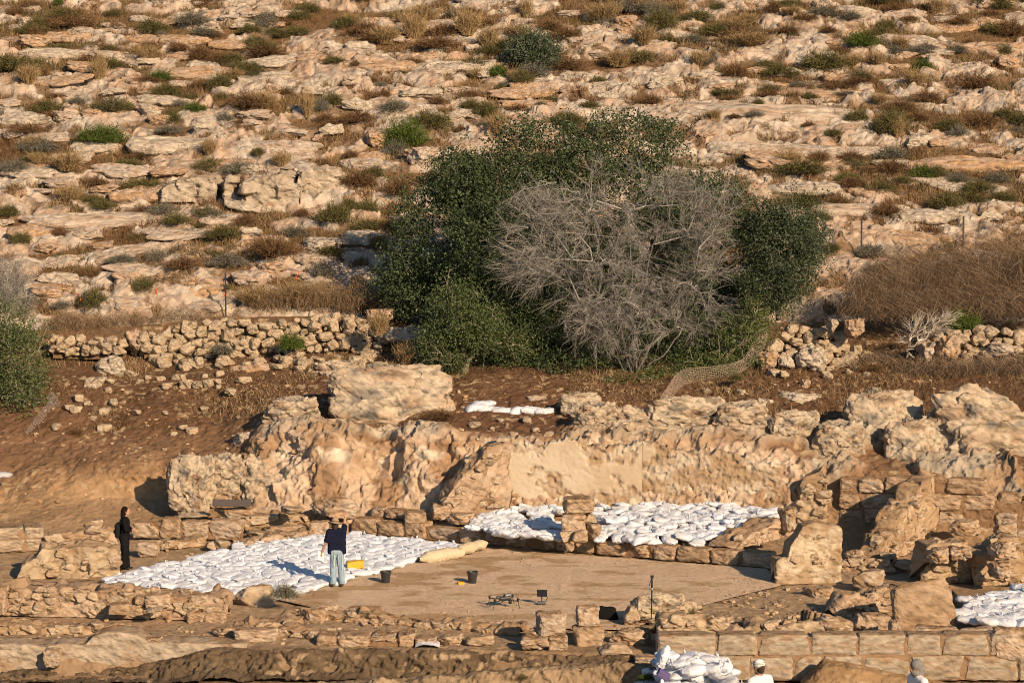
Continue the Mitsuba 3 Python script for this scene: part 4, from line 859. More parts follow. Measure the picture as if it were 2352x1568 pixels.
# --- rubble pier and plastered wall against the cut face
rubble_wall('rubble_pier', 'sloping rubble pier beside the plastered wall, throwing a long shadow on the rock', np.array([*at(1012,1178,d=66.3)[:2], .45]), np.array([*at(1172,1178,d=67.2)[:2], .45]), [(0,.15),(.12,.75),(.3,1.15),(.5,1.62),(.7,2.0),(1,2.08)], .55, 21, stones=30, size=(.14,.34), amp=.06)
def plaster(name, label, ua, ub, da, db, top, seed, z0=.3, thr=.56):
    us = np.arange(ua, ub + 1, 2.2); zz = np.linspace(0, 1, 56)
    d = np.interp(us, [ua, ub], [da, db])
    B0 = at(us, 1178 + 0 * us, d=d); tp = np.array([at(u, np.interp(u, *top), d=q)[2] for u, q in zip(us, d)])
    tp = tp + .34 * (fbm(np.stack([us * .06, 0 * us, 0 * us], -1), 4, seed) - .5)
    G = np.stack([B0[:, 0][None] + 0 * zz[:, None], B0[:, 1][None] + 0 * zz[:, None], z0 + (tp - z0)[None] * zz[:, None]], -1)
    lost = smooth01(thr, thr + .05, fbm(G * 1.3 + seed, 4, seed + 1) + .16 * smooth01(.85, 1, zz)[:, None] + .14 * smooth01(ua + .55 * (ub - ua), ub, us)[None] * (1 - zz)[:, None])
    off = -.04 + lost * .05 + (fbm(G * 7, 4, seed + 2) - .5) * (.010 + .12 * lost) + lost * (facets(G, seed + 8, 420, .022, .12) + facets(G, seed + 9, 1800, .010, .12)) + .05 * (fbm(G * .9, 2, seed + 3) - .5)
    G[..., 1] += off
    C = lerp((.50, .43, .335), (.44, .345, .245), smooth01(.42, .66, fbm(G * np.array([1.6, 1, .7]), 4, seed + 4)))
    C = lerp(C, lerp((.49, .42, .335), (.33, .235, .15), smooth01(.3, .65, fbm(G * 2.5, 5, seed + 5))), lost)
    back = G[::-1] + [0, .4, 0]
    full = np.concatenate([G, back]); CC = np.concatenate([C, C[::-1]])
    put(name, (full.reshape(-1, 3), gridf(*full.shape[:2])), 'plaster_skin', CC.reshape(-1, 3))
    tag(name, label, 'wall')
plaster('plastered_wall', 'smooth cream plastered wall with a torn top behind the bag filled bay', 1140, 1474, 67.75, 67.5, ([1140,1180,1220,1300,1400,1474],[1006,1000,1014,1006,1024,1016]), 41)
plaster('scraped_wall', 'rough scraped pale wall face next to the plastered wall, above the wide heap of bags', 1475, 1792, 67.62, 67.0, ([1475,1540,1620,1700,1760,1792],[1010,1030,1035,1042,1060,1085]), 47, thr=.30)
# --- cross walls to the right of the hall
rubble_wall('leaning_cross_wall', 'tall pale cross wall end standing between bag bay and roofless room', P(1832,1226,0), np.array([*at(1898,1215,d=66.5)[:2], 0]), [(0,1.35),(.2,1.62),(.6,1.75),(.85,1.95),(1,1.5)], .55, 22, stones=16, size=(.2,.4), tone2=(.50,.40,.28))
stone('squared_block', 'dark brown block at the end of the bay beside the tall pale cross wall', 1788,1158,1832,1222, d=63.6, form='worn_form', k=3, deep=.6)
rubble_wall('broken_wall_end', 'massive pale upright wall end at the corner of the mosaic floor', P(1781,1342,-.02), P(1932,1338,-.02), [(0,.64),(.20,.70),(.21,1.0),(.34,1.22),(.40,1.45),(.6,1.52),(.97,1.46),(1,1.40)], .55, 71, stones=7, size=(.14,.3), tone=(.50,.415,.30), tone2=(.56,.48,.37), amp=.029)
ashlar('roofless_room_wall', 'tall rear wall of large squared blocks in the roofless room', at(1925,1242,d=66.4), at(2420,1250,d=64.9), [.47,.45,.46,.47], thick=.55, blen=.85, seed=23, top=lambda s: (1.85 if s < 3.6 else 1.45) + .25 * math.sin(s * 2.3), jit=.05)
rubble_wall('stepped_cross_wall', 'stepped rubble cross wall with pale plaster, dividing the roofless room', P(2022,1304,0), np.array([*at(2148,1240,d=66.0)[:2], 0]), [(0,.35),(.12,.72),(.3,.85),(.34,1.2),(.6,1.3),(.64,1.62),(1,1.85)], .6, 24, stones=26, size=(.2,.45), tone2=(.48,.37,.25))
for i, (a0, b0, a1, b1, dd) in enumerate(((2074,1104,2112,1148,65.3),(2040,1142,2092,1186,64.2),(2024,1178,2078,1216,63.2),(2012,1212,2066,1254,62.3))):
    stone('step_block', ('topmost block on the stepped cross wall', 'second highest block on the stepped cross wall', 'third block down the stepped cross wall', 'lowest large block of the stepped cross wall')[i], a0,b0,a1,b1, d=dd, form='block_form', deep=.6, k=(4,1,5,2)[i])
rubble_wall('near_room_wall', 'thick wall of tall worn masonry in front of the roofless room', P(2126,1340,0), P(2242,1336,0), [(0,.95),(.2,1.02),(.6,.98),(.8,1.05),(1,.85)], .8, 25, stones=16, size=(.2,.42), amp=.06, tone=(.40,.30,.19), tone2=(.47,.37,.26))
rubble_wall('near_room_wall', 'lower worn wall run reaching the edge of the view above the bag patch', P(2238,1346,0), P(2420,1338,0), [(0,.75),(.2,.9),(.3,1.15),(.55,1.2),(.6,.8),(1,.9)], .8, 26, stones=22, size=(.2,.45), amp=.06, tone=(.40,.30,.19), tone2=(.47,.37,.26))
for i, (a0, b0, a1, b1, dd) in enumerate(((2130,1252,2190,1296,58.6),(2184,1250,2236,1292,58.8),(2272,1236,2330,1286,58.2),(2268,1282,2326,1330,58.0))):
    stone('wall_block', ('worn block on the thick wall end nearest the stepped cross wall', 'broad block on the thick wall in front of the roofless room', 'upper block of the stacked pair above the bag patch', 'lower block of the stacked pair above the bag patch')[i], a0, b0, a1, b1, d=dd, form='worn_form', k=i, deep=.6)
rubble_wall('upper_rubble_wall', 'long mass of worn rubble on top of the retaining wall, before the earth ramp', at(1512,1468,d=52.0), at(1962,1486,d=51.95), [(0,.50),(.12,.58),(.28,.50),(.33,.28),(.42,.25),(.5,.42),(.62,.40),(.75,.52),(.95,.58),(1,.5)], .55, 73, stones=38, size=(.16,.38), amp=.06, tone=(.42,.32,.21), tone2=(.49,.39,.28))
rubble_wall('ramp_rubble_wall', 'crumbling rubble wall crossing the earth ramp towards the great tilted slab', P(1926,1416,-.03), P(2070,1404,-.03), [(0,.25),(.1,.5),(.5,.46),(.8,.55),(1,.6)], .6, 74, stones=14, size=(.16,.36), amp=.07)
rubble_wall('ramp_head_wall', 'low broken wall at the head of the earth ramp below the stepped cross wall', P(1932,1312,-.03), P(2050,1318,-.03), [(0,.22),(.3,.35),(.7,.30),(1,.42)], .6, 75, stones=12, size=(.16,.36), amp=.07)
rubble_wall('mosaic_side_rubble', 'low rubble heap between the hall wall and the pale upright wall end', P(1690,1262,.38), P(1800,1232,.38), [(0,.10),(.3,.30),(.7,.42),(1,.5)], .8, 76, stones=12, size=(.16,.36), amp=.08)
for i, (a0, b0, a1, b1, dd) in enumerate(((2284,1196,2340,1236,63.5),(2236,1256,2272,1300,60.8),(2326,1256,2380,1310,59.5),(2180,1188,2260,1232,64.2),(1960,1300,2040,1362,58.2),(1846,1340,1918,1392,57.6),(1926,1364,2066,1416,56.6),(1910,1386,1944,1414,56.2),(2040,1282,2100,1312,61.0),(1940,1258,1990,1288,61.5),(1995,1285,2030,1306,60.8))):
    stone('room_stone', ('rough capstone on the far side of the roofless room', 'narrow stone wedged between two wall stubs', 'block at the edge of the view above the small bag patch', 'wide worn block low in the roofless room wall', 'flat topped rough block on the slope of the broad earth ramp', 'rounded boulder alone on the earth ramp beside the mosaic', 'long crumbling rubble block beside the great tilted slab', 'small round stone wedged by the crumbling rubble block', 'low stone at the foot of the stepped cross wall', 'flat stone inside the roofless room doorway', 'small dark stones at the doorway of the roofless room')[i], a0,b0,a1,b1, d=dd, form=('rubble_form','worn_form')[i % 2], deep=(b1-b0)*.012)
stone('tilted_slab', 'great tilted rectangular slab leaning beside the bag patch', 2056,1330,2206,1446, d=53.6, form='block_form', k=6, deep=.42, ty=-.16, tx=-.10, yaw=.12)
# --- front retaining wall on the right
zb = -.66
ashlar('retaining_wall', 'long retaining wall of large squared blocks behind the two workers', at(1508,1562,d=51.35), at(2460,1562,d=51.35), [.56,.48], thick=.5, blen=1.0, seed=27, top=lambda s: 1.1, form='dressed_form')
ashlar('upper_retaining_course', 'upper course of big dressed blocks on the retaining wall', at(1930,1500,d=51.5), at(2290,1500,d=51.5), [.44], thick=.5, blen=.85, seed=28, form='dressed_form')
stone('corner_block', 'very large smooth block at the end of the retaining wall under the bag patch', 2282,1434,2380,1514, d=51.3, form='block_form', k=9, deep=.6)
for i, (a0, b0, a1, b1, dd) in enumerate(((1508,1402,1606,1464,52.2),(1590,1412,1662,1462,52.1),(1642,1408,1688,1452,53.0),(1690,1420,1722,1462,52.6),(1740,1414,1800,1470,52.2),(1790,1436,1862,1484,51.9),(1864,1416,1962,1484,52.0),(1962,1406,1990,1454,52.4),(2046,1420,2070,1458,52.6),(2100,1432,2210,1466,52.6),(2204,1436,2290,1480,51.8),(1982,1404,2050,1452,53.6))):
    stone('wall_top_stone', ('huge rough mass of rubble on the start of the retaining wall', 'rough rounded rubble lump behind the pile of bags', 'upright pale block behind the rubble lump on the retaining wall', 'small pale stone leaning on the retaining wall', 'tall pitted stone above the worker in a white cap', 'cracked rubble chunk on the retaining wall beside the pitted stone', 'wide crumbling block on the retaining wall, before the dark niche', 'narrow upright stone framing the dark niche', 'thin stone on the far side of the dark niche', 'flat rough course under the great tilted slab', 'crumbling flat block under the bag patch', 'shaded block set back inside the dark niche')[i], a0,b0,a1,b1, d=dd, form=('worn_form','rubble_form','block_form')[i % 3] if i not in (0, 11) else ('worn_form','block_form')[i > 0], deep=.55)
# --- pillars and stones in the middle of the near edge
t = numbered('twin_block_pillar'); tag(t, 'short pillar of stacked pale blocks, broader of the two beside the mosaic', 'pillar')
part(t,'block',1228,1399,1304,1462,51.9,'block_form',.5,7,.25); part(t,'block',1258,1454,1306,1496,51.8,'block_form',.5,8); part(t,'block',1194,1456,1264,1496,51.7,'worn_form',.5,1)
t = numbered('slim_pillar'); tag(t, 'slim pillar of two stacked pale blocks beside the black bag', 'pillar')
part(t,'block',1320,1384,1380,1438,52.4,'block_form',.45,9,.15); part(t,'block',1313,1431,1390,1488,52.3,'block_form',.5,4,.1)
stone('ragged_boulder', 'ragged pale boulder standing behind the black camera pole', 1446,1354,1578,1440, d=54.4, form='outcrop_form', k=1, deep=.6)
stone('ragged_boulder', 'lower broken shoulder stone leaning on the ragged pale boulder', 1560,1374,1604,1434, d=54.8, form='rubble_form', deep=.5)
stone('ragged_boulder', 'small split stone at the dark side of the ragged pale boulder', 1432,1388,1472,1442, d=54.2, form='rubble_form', deep=.4)
for i, (a0, b0, a1, b1, dd) in enumerate(((1398,1436,1504,1494,52.3),(1374,1472,1456,1516,51.6),(1456,1500,1520,1534,51.2),(1000,1450,1068,1484,52.3),(1066,1452,1138,1484,52.2),(950,1458,1004,1484,52.2),(684,1388,752,1446,55.0),(528,1338,632,1408,56.6),(530,1438,640,1480,52.7),(480,1434,542,1466,53.2),(790,1398,830,1418,55.4),(800,1390,880,1412,56.0))):
    stone('near_stone', ('low wide pale block beside the slim pillar', 'flat cracked stone in front of the low wide pale block', 'row of small pale stones beside the pile of bags', 'upright worn stone in the near edge row, beside a white sheet', 'largest worn stone of the near edge row', 'pale broken stone behind the white sheet', 'long slab set on edge beside the mosaic corner', 'rough upright block beside the dry weed at the corner of the bags', 'pale cracked stone below the dry weed', 'small squared kerb stone near the pale cracked stone', 'small brown clod at the mosaic edge', 'flat brown crust of rubble along the near mosaic edge')[i], a0,b0,a1,b1, d=dd, form=('worn_form','rubble_form','block_form')[i % 3], deep=.5)
ashlar('near_low_wall', 'low run of buried blocks along the dark earth bank', P(724,1484,-.04), P(952,1487,-.04), [.27], thick=.75, blen=.7, seed=29)
rubble_wall('corner_wall', 'long rubble wall with a squared corner, hiding the near edge of the bags', P(8,1412,0), P(520,1424,0), [(0,.62),(.25,.70),(.45,.62),(.7,.52),(.85,.56),(1,.55)], .8, 31, stones=70, size=(.14,.36), amp=.07, jd=.012)
for i, (a0, b0, a1, b1, dd) in enumerate(((440,1366,518,1402,55.0),(424,1398,470,1430,54.8),(462,1396,520,1434,54.8),(306,1362,336,1388,55.0),(330,1358,392,1396,54.9),(246,1380,300,1412,54.6),(330,1392,370,1410,54.2),(-30,1340,14,1412,55.2))):
    stone('corner_stone', ('large squared block on top of the corner of the long rubble wall', 'lower left squared block of the wall corner', 'lower right squared block of the wall corner', 'small cube stone set in the long rubble wall', 'long dressed stone in the long rubble wall', 'brown boulder at the foot of the long rubble wall', 'white stone lying at the foot of the long rubble wall', 'tall block cut by the edge of the view beside the long rubble wall')[i], a0,b0,a1,b1, d=dd, form=('block_form','field_form')[i == 6], deep=.5)
rubble_wall('front_faced_wall', 'long smooth plastered wall along the trench, nearest of all walls', at(-100,1550,d=52.35), at(570,1548,d=52.35), [(0,.70),(.44,.69),(.47,.86),(.52,.98),(.62,.95),(.66,.74),(1,.70)], .7, 32, stones=0, amp=.022, jd=.004, tone=(.40,.345,.275), tone2=(.43,.37,.30))
stone('jutting_stone', 'single stone jutting from the smooth front wall', 96,1484,140,1534, d=52.0, form='block_form', k=3, deep=.45)
for i, (a0, b0, a1, b1) in enumerate(((212,1446,262,1484),(255,1444,324,1486),(318,1456,372,1482))):
    stone('wall_cap_stone', ('pale broken cap stone on the smooth front wall, beside the jutting stone', 'largest white cap stone on the smooth front wall', 'low cap stone at the tail of the smooth front wall')[i], a0,b0,a1,b1, d=52.4, form='worn_form', deep=.5)

for nm, lab, A0, B0, pr, th, sd, st in (('path_edge_wall', 'low crumbling edge of stones along the earth path behind the smooth front wall', P(-60,1456,-.05), P(262,1458,-.05), [(0,.16),(.3,.24),(.6,.14),(1,.22)], .5, 81, 14),
    ('corner_rubble', 'low rubble line joining the pale cracked stone to the mosaic corner', P(540,1470,-.05), P(700,1440,-.05), [(0,.2),(.4,.28),(.7,.15),(1,.26)], .6, 82, 12),
    ('mosaic_edge_rubble', 'crumbling rubble edge along the near side of the mosaic floor', P(700,1420,-.05), P(1190,1462,-.05), [(0,.22),(.15,.14),(.3,.25),(.5,.12),(.7,.22),(.85,.12),(1,.26)], .55, 83, 26),
    ('stub_wall_remains', 'worn remains of a wall between the slab on edge and the buried blocks', P(640,1462,-.05), P(760,1478,-.05), [(0,.25),(.5,.15),(1,.2)], .5, 84, 8),
    ('back_ledge_wall', 'low earth covered ledge wall between the plank block and the round drum', P(560,1218,.1), P(800,1206,.1), [(0,.3),(.3,.42),(.6,.30),(1,.4)], .7, 85, 14),
    ('side_room_stub', 'crumbled low stub wall in the side room behind the single squat block', P(372,1262,0), P(470,1252,0), [(0,.2),(.5,.12),(1,.25)], .5, 86, 8)):
    rubble_wall(nm, lab, A0, B0, pr, th, sd, stones=st, size=(.12,.30), amp=.08, tone=(.36,.25,.16), tone2=(.44,.33,.225))
# ================================================================== TERRACE ROCKS AND DRY STONE WALLS
for (a0, b0, a1, b1, dd, fm, k, dp, lab) in (
    (762,834,1030,984,70.6,'outcrop_form',0,1.5,'longest pale boulder on the ledge, under the small light green tree'),
    (604,906,735,992,70.4,'outcrop_form',2,1.3,'blocky grey topped boulder beside a deep shadow on the brown slope'),
    (710,826,862,888,74.2,'outcrop_form',3,1.2,'flat grey boulder half sunk behind the longest pale boulder'),
    (518,832,636,882,75.6,'rock_form',4,.9,'undercut slab boulder casting a dark hollow on the brown slope'),
    (212,812,288,868,76.2,'rock_form',2,.9,'round pale boulder alone below the dry stone wall'),
    (172,860,242,918,75.2,'rock_form',7,.9,'pale lump boulder among small stones on the brown slope'),
    (232,886,258,908,75.0,'field_form',1,.4,'small pale stone touching the lump boulder'),
    (282,754,332,815,77.2,'rock_form',8,.7,'tall wedge shaped stone standing at the break of the dry stone wall'),
    (382,1040,486,1178,68.0,'outcrop_form',1,1.4,'bulging grey boulder at the corner of the cut rock face, shading the floor'),
    (462,1036,560,1140,68.5,'outcrop_form',2,1.2,'orange hollowed rock joined to the bulging grey boulder'),
    (536,1044,640,1172,68.4,'outcrop_form',3,1.3,'rounded grey topped rock with a pale cut face above the plank'),
    (524,988,597,1038,70.6,'rock_form',3,.8,'lone rounded boulder on the lip above the plank rocks'),
    (1835,868,1864,898,73.0,'rock_form',5,.4,'small pointed pale stone perched on the earth bank'),
    (1774,895,1898,944,71.8,'rock_form',10,1.0,'flat pale slab outcrop below the small pointed stone'),
    (1738,912,1792,962,71.4,'rock_form',6,.7,'pinkish rock shoulder beside the flat slab outcrop'),
    (1950,892,2124,1040,68.6,'outcrop_form',0,1.5,'large weathered outcrop with an orange hollow, in the middle of the bank'),
    (2134,884,2420,1080,67.7,'outcrop_form',3,1.8,'biggest grey weathered outcrop at the edge of the view'),
    (1488,908,1660,1002,68.9,'outcrop_form',1,1.2,'rugged pitted outcrop under the torn net'),
    (1320,918,1420,1006,68.9,'outcrop_form',2,1.0,'knobbly pale outcrop beside the row of white bags'),
    (1290,900,1380,960,70.6,'outcrop_form',0,.9,'low rough rock between bare tree shade and knobbly outcrop'),
    (1606,890,1634,918,72.6,'field_form',3,.4,'single round stone under the torn net'),
    (1286,980,1318,1012,70.0,'field_form',5,.4,'single pale stone above the plastered wall'),
    (840,705,905,742,77.6,'rock_form',1,.8,'shaded boulder at the end of the dry stone wall under the dark tree'),
    (880,745,990,800,76.4,'rock_form',9,.9,'shaded boulder behind tall grass under the dark tree'),
    (1400,930,1520,1010,68.8,'outcrop_form',3,1.2,'wide knobbly rock under the low end of the torn net'),
    (1640,918,1768,1010,68.5,'outcrop_form',2,1.2,'orange stained rock mass above the scraped wall'),
    (1770,940,1880,1024,68.4,'outcrop_form',1,1.0,'crumbling rock shelf below the flat slab outcrop'),
    (1868,960,1990,1070,67.9,'outcrop_form',2,1.2,'broad brown rock face above the roofless room'),
    (2040,960,2180,1078,67.7,'outcrop_form',0,1.3,'grey brown rock face with the dark olive bush beside it'),
    (1190,905,1260,940,72.0,'rock_form',3,.7,'low stone in the leaf litter behind the row of bags'),
    (600,984,700,1052,69.9,'outcrop_form',1,1.0,'pale rock step above the grey topped rock'),
    (690,960,800,1030,69.9,'outcrop_form',0,1.0,'pale rock rib below the blocky grey topped boulder'),
    (850,975,960,1040,69.7,'outcrop_form',3,1.0,'earth covered rock lip above the dark hollows of the cut face'),
    (1040,985,1120,1040,69.2,'rock_form',6,.9,'orange rock knob at the head of the rubble pier'),
    (0,1100,14,1114,69.0,'field_form',0,.3,'')):
    if fm == 'outcrop_form':
        ew, eh = .07 * (a1 - a0), .16 * (b1 - b0); a0, a1, b0, b1, dp = a0 - ew, a1 + ew, b0 - .4 * eh, b1 + eh, dp * .8
    if lab: stone('boulder', lab, a0, b0, a1, b1, d=dd, form=fm, k=k, deep=dp, sink=.12)
# pale ledge with a vertical cut face, up on the hillside
t = numbered('cut_ledge'); tag(t, 'long pale ledge with a vertical face and two dark clefts on the hillside', 'rock')
for n_, (a0, a1, vt, vb, pr) in enumerate(((370,496,406,458,[(0,.5),(.2,.85),(1,1)]),(514,544,406,462,[(0,1),(1,1)]),(556,694,402,474,[(0,.8),(.3,.9),(.9,1.05),(1,1.1)]),(686,780,384,446,[(0,.85),(.4,.95),(1,1)]))):
    dd = float(hill_hit((a0 + a1) / 2, vb)[1]) - .35; hh = (vb - vt) * px(dd) * 1.08
    w_ = rubble_wall('tmp_face', None, at(a0, vb + 6, d=dd), at(a1, vb + 6, d=dd), [(s, q * hh) for s, q in pr], 1.5, 300 + n_, stones=0, amp=.085, jd=.002, tone=(.42,.355,.28), tone2=(.46,.40,.33), dust=.25)
    scene[t + '__face' + (f'_{n_:03d}' if n_ else '')] = scene.pop(w_ + '__body'); labels.pop(w_, None)
wr = np.random.default_rng(55)
def dry_wall(name, label, line, hgt, n, size, lean=.25, cat='wall', extra=()):
    """Dry laid field stones along a survey line (u, v, d), piled hgt metres high, each stone its own piece."""
    pts = np.array([at(u, v, d=d) for u, v, d in line])
    seg = np.concatenate([[0], np.cumsum(np.linalg.norm(np.diff(pts, axis=0), axis=1))])
    base = numbered(name); tag(base, label, cat)
    done, idx, tries = [], 0, 0
    sizes = np.sort(wr.uniform(0, 1, n) ** 1.8 * (size[1] - size[0]) + size[0])[::-1]
    for w in sizes:
        for _ in range(25):
            s, h = wr.uniform(0, seg[-1]), wr.random() ** .9
            hm = np.interp(s / seg[-1], np.linspace(0, 1, len(hgt)), hgt)
            if all((s - a) ** 2 + (h * hm - b) ** 2 > (.40 * (w + c)) ** 2 for a, b, c in done): break
        else: continue
        done.append((s, h * hm, w))
        c = np.array([np.interp(s, seg, pts[:, j]) for j in range(3)]) + [0, lean * h * hm + wr.normal() * .05, h * hm]
        inst(f'{base}__stone' + (f'_{idx:03d}' if idx else ''), f'field_form_{int(wr.integers(8))}', mat4(c - [0, 0, w * .4], (w * wr.uniform(1.0, 1.35), w * 1.1, w * wr.uniform(.8, 1.05)), wr.normal() * .3, wr.normal() * .25, wr.normal() * .25)); idx += 1
    L2 = np.linspace(0, seg[-1], 60)
    ring = []
    for (o, zz) in ((-.02, -.15), (.02, 1), (.5, 1), (.7, -.15)):
        hm = np.interp(L2 / seg[-1], np.linspace(0, 1, len(hgt)), hgt)
        ring.append(np.stack([np.interp(L2, seg, pts[:, j]) for j in range(3)], -1) + np.stack([0 * L2, o + lean * hm * max(zz, 0) + .12, hm * zz * .9 + (zz < 0) * -.1], -1))
    g = np.stack(ring, 0)
    put(base + '__core', (g.reshape(-1, 3), gridf(*g.shape[:2])), 'soil_skin', (.17, .115, .07), smooth=False)
dry_wall('dry_stone_wall', 'long dry stone wall of tumbled field stones under the dry grass bank', [(330,812,77.2),(420,812,77.2),(520,812,77.2),(640,806,77.2),(760,806,77.2),(840,806,77.2),(880,800,77.0)], [.55,.85,1.1,.85,1.0,1.15,.85], 290, (.13,.46))
dry_wall('low_stone_heap', 'low spread of stones running to the edge shrub from the wedge shaped stone', [(120,812,77.2),(200,814,77.2),(285,812,77.2)], [.45,.5,.4], 60, (.14,.42))
dry_wall('stone_pile', 'pile of pale stones with a big round boulder, below the brown brush heap', [(1745,852,75.4),(1820,856,75.2),(1900,858,75.2),(1990,852,75.4)], [.5,1.35,1.3,.55], 95, (.16,.5), lean=.5)
dry_wall('stone_pile', 'pile of stones behind the heap of bare cut branches, near the edge of the view', [(2110,838,75.4),(2200,838,75.2),(2290,836,75.2),(2370,836,75.2)], [.6,1.0,1.15,.8], 60, (.2,.55), lean=.4)
for (a0, b0, a1, b1, k, lab) in ((1828,788,1900,850,2,'big round pale boulder in front of the stone pile'),(1742,802,1794,850,4,'rounded boulder at the near end of the stone pile beside the net'),(1788,814,1830,850,6,'knobbly grey stone next to the big round pale boulder'),(1942,728,1990,774,1,'pale pyramid stone on top of the stone pile'),(1898,730,1930,762,3,'upright pale stone on the crest of the stone pile'),(2150,764,2210,828,5,'big round grey boulder behind the bare branches'),(2112,782,2152,830,7,'narrow upright boulder beside the bare branches'),(2258,780,2336,820,0,'wide flat boulder at the foot of the farther stone pile')):
    stone('heap_boulder', lab, a0, b0, a1, b1, d=74.7, form='rock_form', k=k, deep=.8, sink=.12)
# loose stones of the brown slope and the bank
LO = [(300,800),(330,815),(395,815),(440,800),(460,812),(372,824),(505,862),(560,850),(590,838),(640,830),(655,842),(688,850),(700,842),(425,848),(410,872),(440,884),(470,866),(500,890),(385,890),(370,874),(340,870),(320,880),(300,862),(250,880),(262,930),(200,930),(175,945),(215,965),(180,920),(240,950),(314,952),(240,985),(420,985),(400,1000),(440,995),(380,950),(470,940),(130,985),(160,940),(530,905),(480,885),(500,880),(455,888),(428,890),(560,880),(1940,835),(1970,850),(1985,838),(2000,846),(1770,848),(1780,862),(1800,865),(1950,858),(1900,868),(1990,865),(1700,905),(1725,930),(1670,900),(1440,985),(1420,960),(1350,1000),(1180,1000),(1130,985),(1090,980),(1230,990),(1210,968),(1260,1000),(1150,968),(1990,975),(2050,1050),(1900,1000),(1860,975),(1830,985),(1800,1000)]
LOOSE = []
LO += [(wr.uniform(335, 860), wr.uniform(812, 850)) for _ in range(60)]
for i, (u, v) in enumerate(LO):
    rz = ray(u, v); best = None
    for d in np.arange(68, 78.5, .1):
        p = rz * d + [0, 0, CAM_H]
        if terr_z(p[0], p[1]) > p[2]: best = p; break
    if best is None: continue
    w = wr.uniform(.16, .42) if i < len(LO) - 60 else wr.uniform(.14, .55)
    key = inst(numbered('loose_stone'), f'field_form_{int(wr.integers(8))}', mat4(best - [0, 0, w * .2], (w * wr.uniform(1, 1.5), w, w * wr.uniform(.6, .9)), wr.uniform(0, 6)))
    LOOSE.append((key, ('broad' if w > .34 else 'tiny' if w < .22 else 'small') + ' loose stone ' + ('beside the edge tree net', 'below the wedge shaped stone', 'below the dry stone wall', 'near the undercut slab boulder', 'above the longest pale boulder', 'near the row of bags', 'under the torn net', 'by the weathered outcrops')[int(np.searchsorted((250, 400, 560, 720, 1000, 1300, 1800), u))], u, v))
by_ = {}
for l_ in LOOSE: by_.setdefault(l_[1], []).append(l_)
for lab, es in by_.items():
    for i, e_ in enumerate(sorted(es, key=lambda q: q[3])):
        tag(e_[0], lab + ('' if len(es) == 1 else ', lowest' if i == len(es) - 1 else ', ' + ORD[min(i, 19)]), 'stone', 'loose stones on the terrace slope')
# rubble scattered along the front edge of the mosaic and round the ruins: too small and too many to count
r = np.random.default_rng(66); parts_ = []
bits = [rock_mesh(900 + k, 2, boxy=.5, cuts=8, rough=.4) for k in range(4)]
def scatter(n, box, size, zf, zmax=None):
    for _ in range(n):
        u, v = r.uniform(box[0], box[2]), r.uniform(box[1], box[3])
        p = zf(u, v)
        w = r.uniform(*size) * r.uniform(.5, 1)
        vv, ff = bits[int(r.integers(4))]
        a = r.uniform(0, 6.28); R = np.array([[math.cos(a), -math.sin(a), 0], [math.sin(a), math.cos(a), 0], [0, 0, 1]])
        c0 = lerp((.34,.22,.125), (.46,.36,.25), r.random())
        parts_.append(((vv * [w * 1.3, w, w * .7]) @ R.T + p - [0, 0, .25 * w], ff, np.broadcast_to(c0 * r.uniform(.8, 1.15), vv.shape)))
flat = lambda u, v: at(u, v, z=-.03)
for bx, n in (((830,1408,1210,1450),90),((640,1400,830,1450),40),((1180,1440,1420,1460),25),((0,1418,480,1470),60),((1600,1350,1840,1420),70),((380,1245,560,1290),25),((1840,1390,1960,1420),30),((1930,1280,2060,1310),25),((560,1205,800,1225),25),((620,1440,740,1480),25),((1140,1400,1500,1440),6)):
    scatter(n, bx, (.05,.17), flat)
def onterr(u, v):
    rz = ray(u, v)
    for d in np.arange(68, 78.5, .15):
        p = rz * d + [0, 0, CAM_H]
        if terr_z(p[0], p[1]) > p[2]: return p
    return rz * 78 + [0, 0, CAM_H]
scatter(260, (60,830,720,1060), (.05,.16), onterr); scatter(200, (900,880,1900,1010), (.05,.15), onterr); scatter(50, (1750,850,2350,900), (.05,.15), onterr); scatter(40, (0,1080,380,1180), (.05,.14), onterr)
scatter(35, (1150,1268,1760,1310), (.03,.08), lambda u, v: at(u, v, z=.01)); scatter(60, (760,1395,1440,1440), (.03,.09), lambda u, v: at(u, v, z=.01)); scatter(40, (1560,1330,1790,1395), (.03,.08), lambda u, v: at(u, v, z=.01))
low_ = lambda u, v: at(u, v, z=-.66)
scatter(40, (1000,1556,1460,1568), (.05,.14), low_)
v, f, c = join(parts_)
put('rubble_scatter', (v, f), 'stone_skin', c)
tag('rubble_scatter', 'small rubble bits strewn over the earth around the ruined walls', 'rubble', kind='stuff')
# earth banks of the near trench
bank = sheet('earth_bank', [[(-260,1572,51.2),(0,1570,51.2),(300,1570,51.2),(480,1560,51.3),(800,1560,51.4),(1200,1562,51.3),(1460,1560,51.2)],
    [(-260,1556,51.9),(0,1553,52.0),(300,1548,52.1),(480,1525,51.75),(800,1535,51.6),(1200,1540,51.55),(1460,1530,51.4)],
    [(-260,1550,52.3),(0,1547,52.3),(300,1535,52.2),(480,1496,52.0),(800,1492,51.75),(1200,1500,51.7),(1460,1510,51.6)],
    [(-260,1545,52.6),(0,1543,52.6),(300,1530,52.5),(480,1482,52.6),(800,1486,52.2),(1200,1490,52.2),(1460,1498,52.1)]],
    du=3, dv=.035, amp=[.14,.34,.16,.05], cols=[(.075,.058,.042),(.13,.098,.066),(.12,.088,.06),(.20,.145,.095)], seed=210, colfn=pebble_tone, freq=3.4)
tag('earth_bank', 'rough dark earth bank of the near trench', kind='structure')
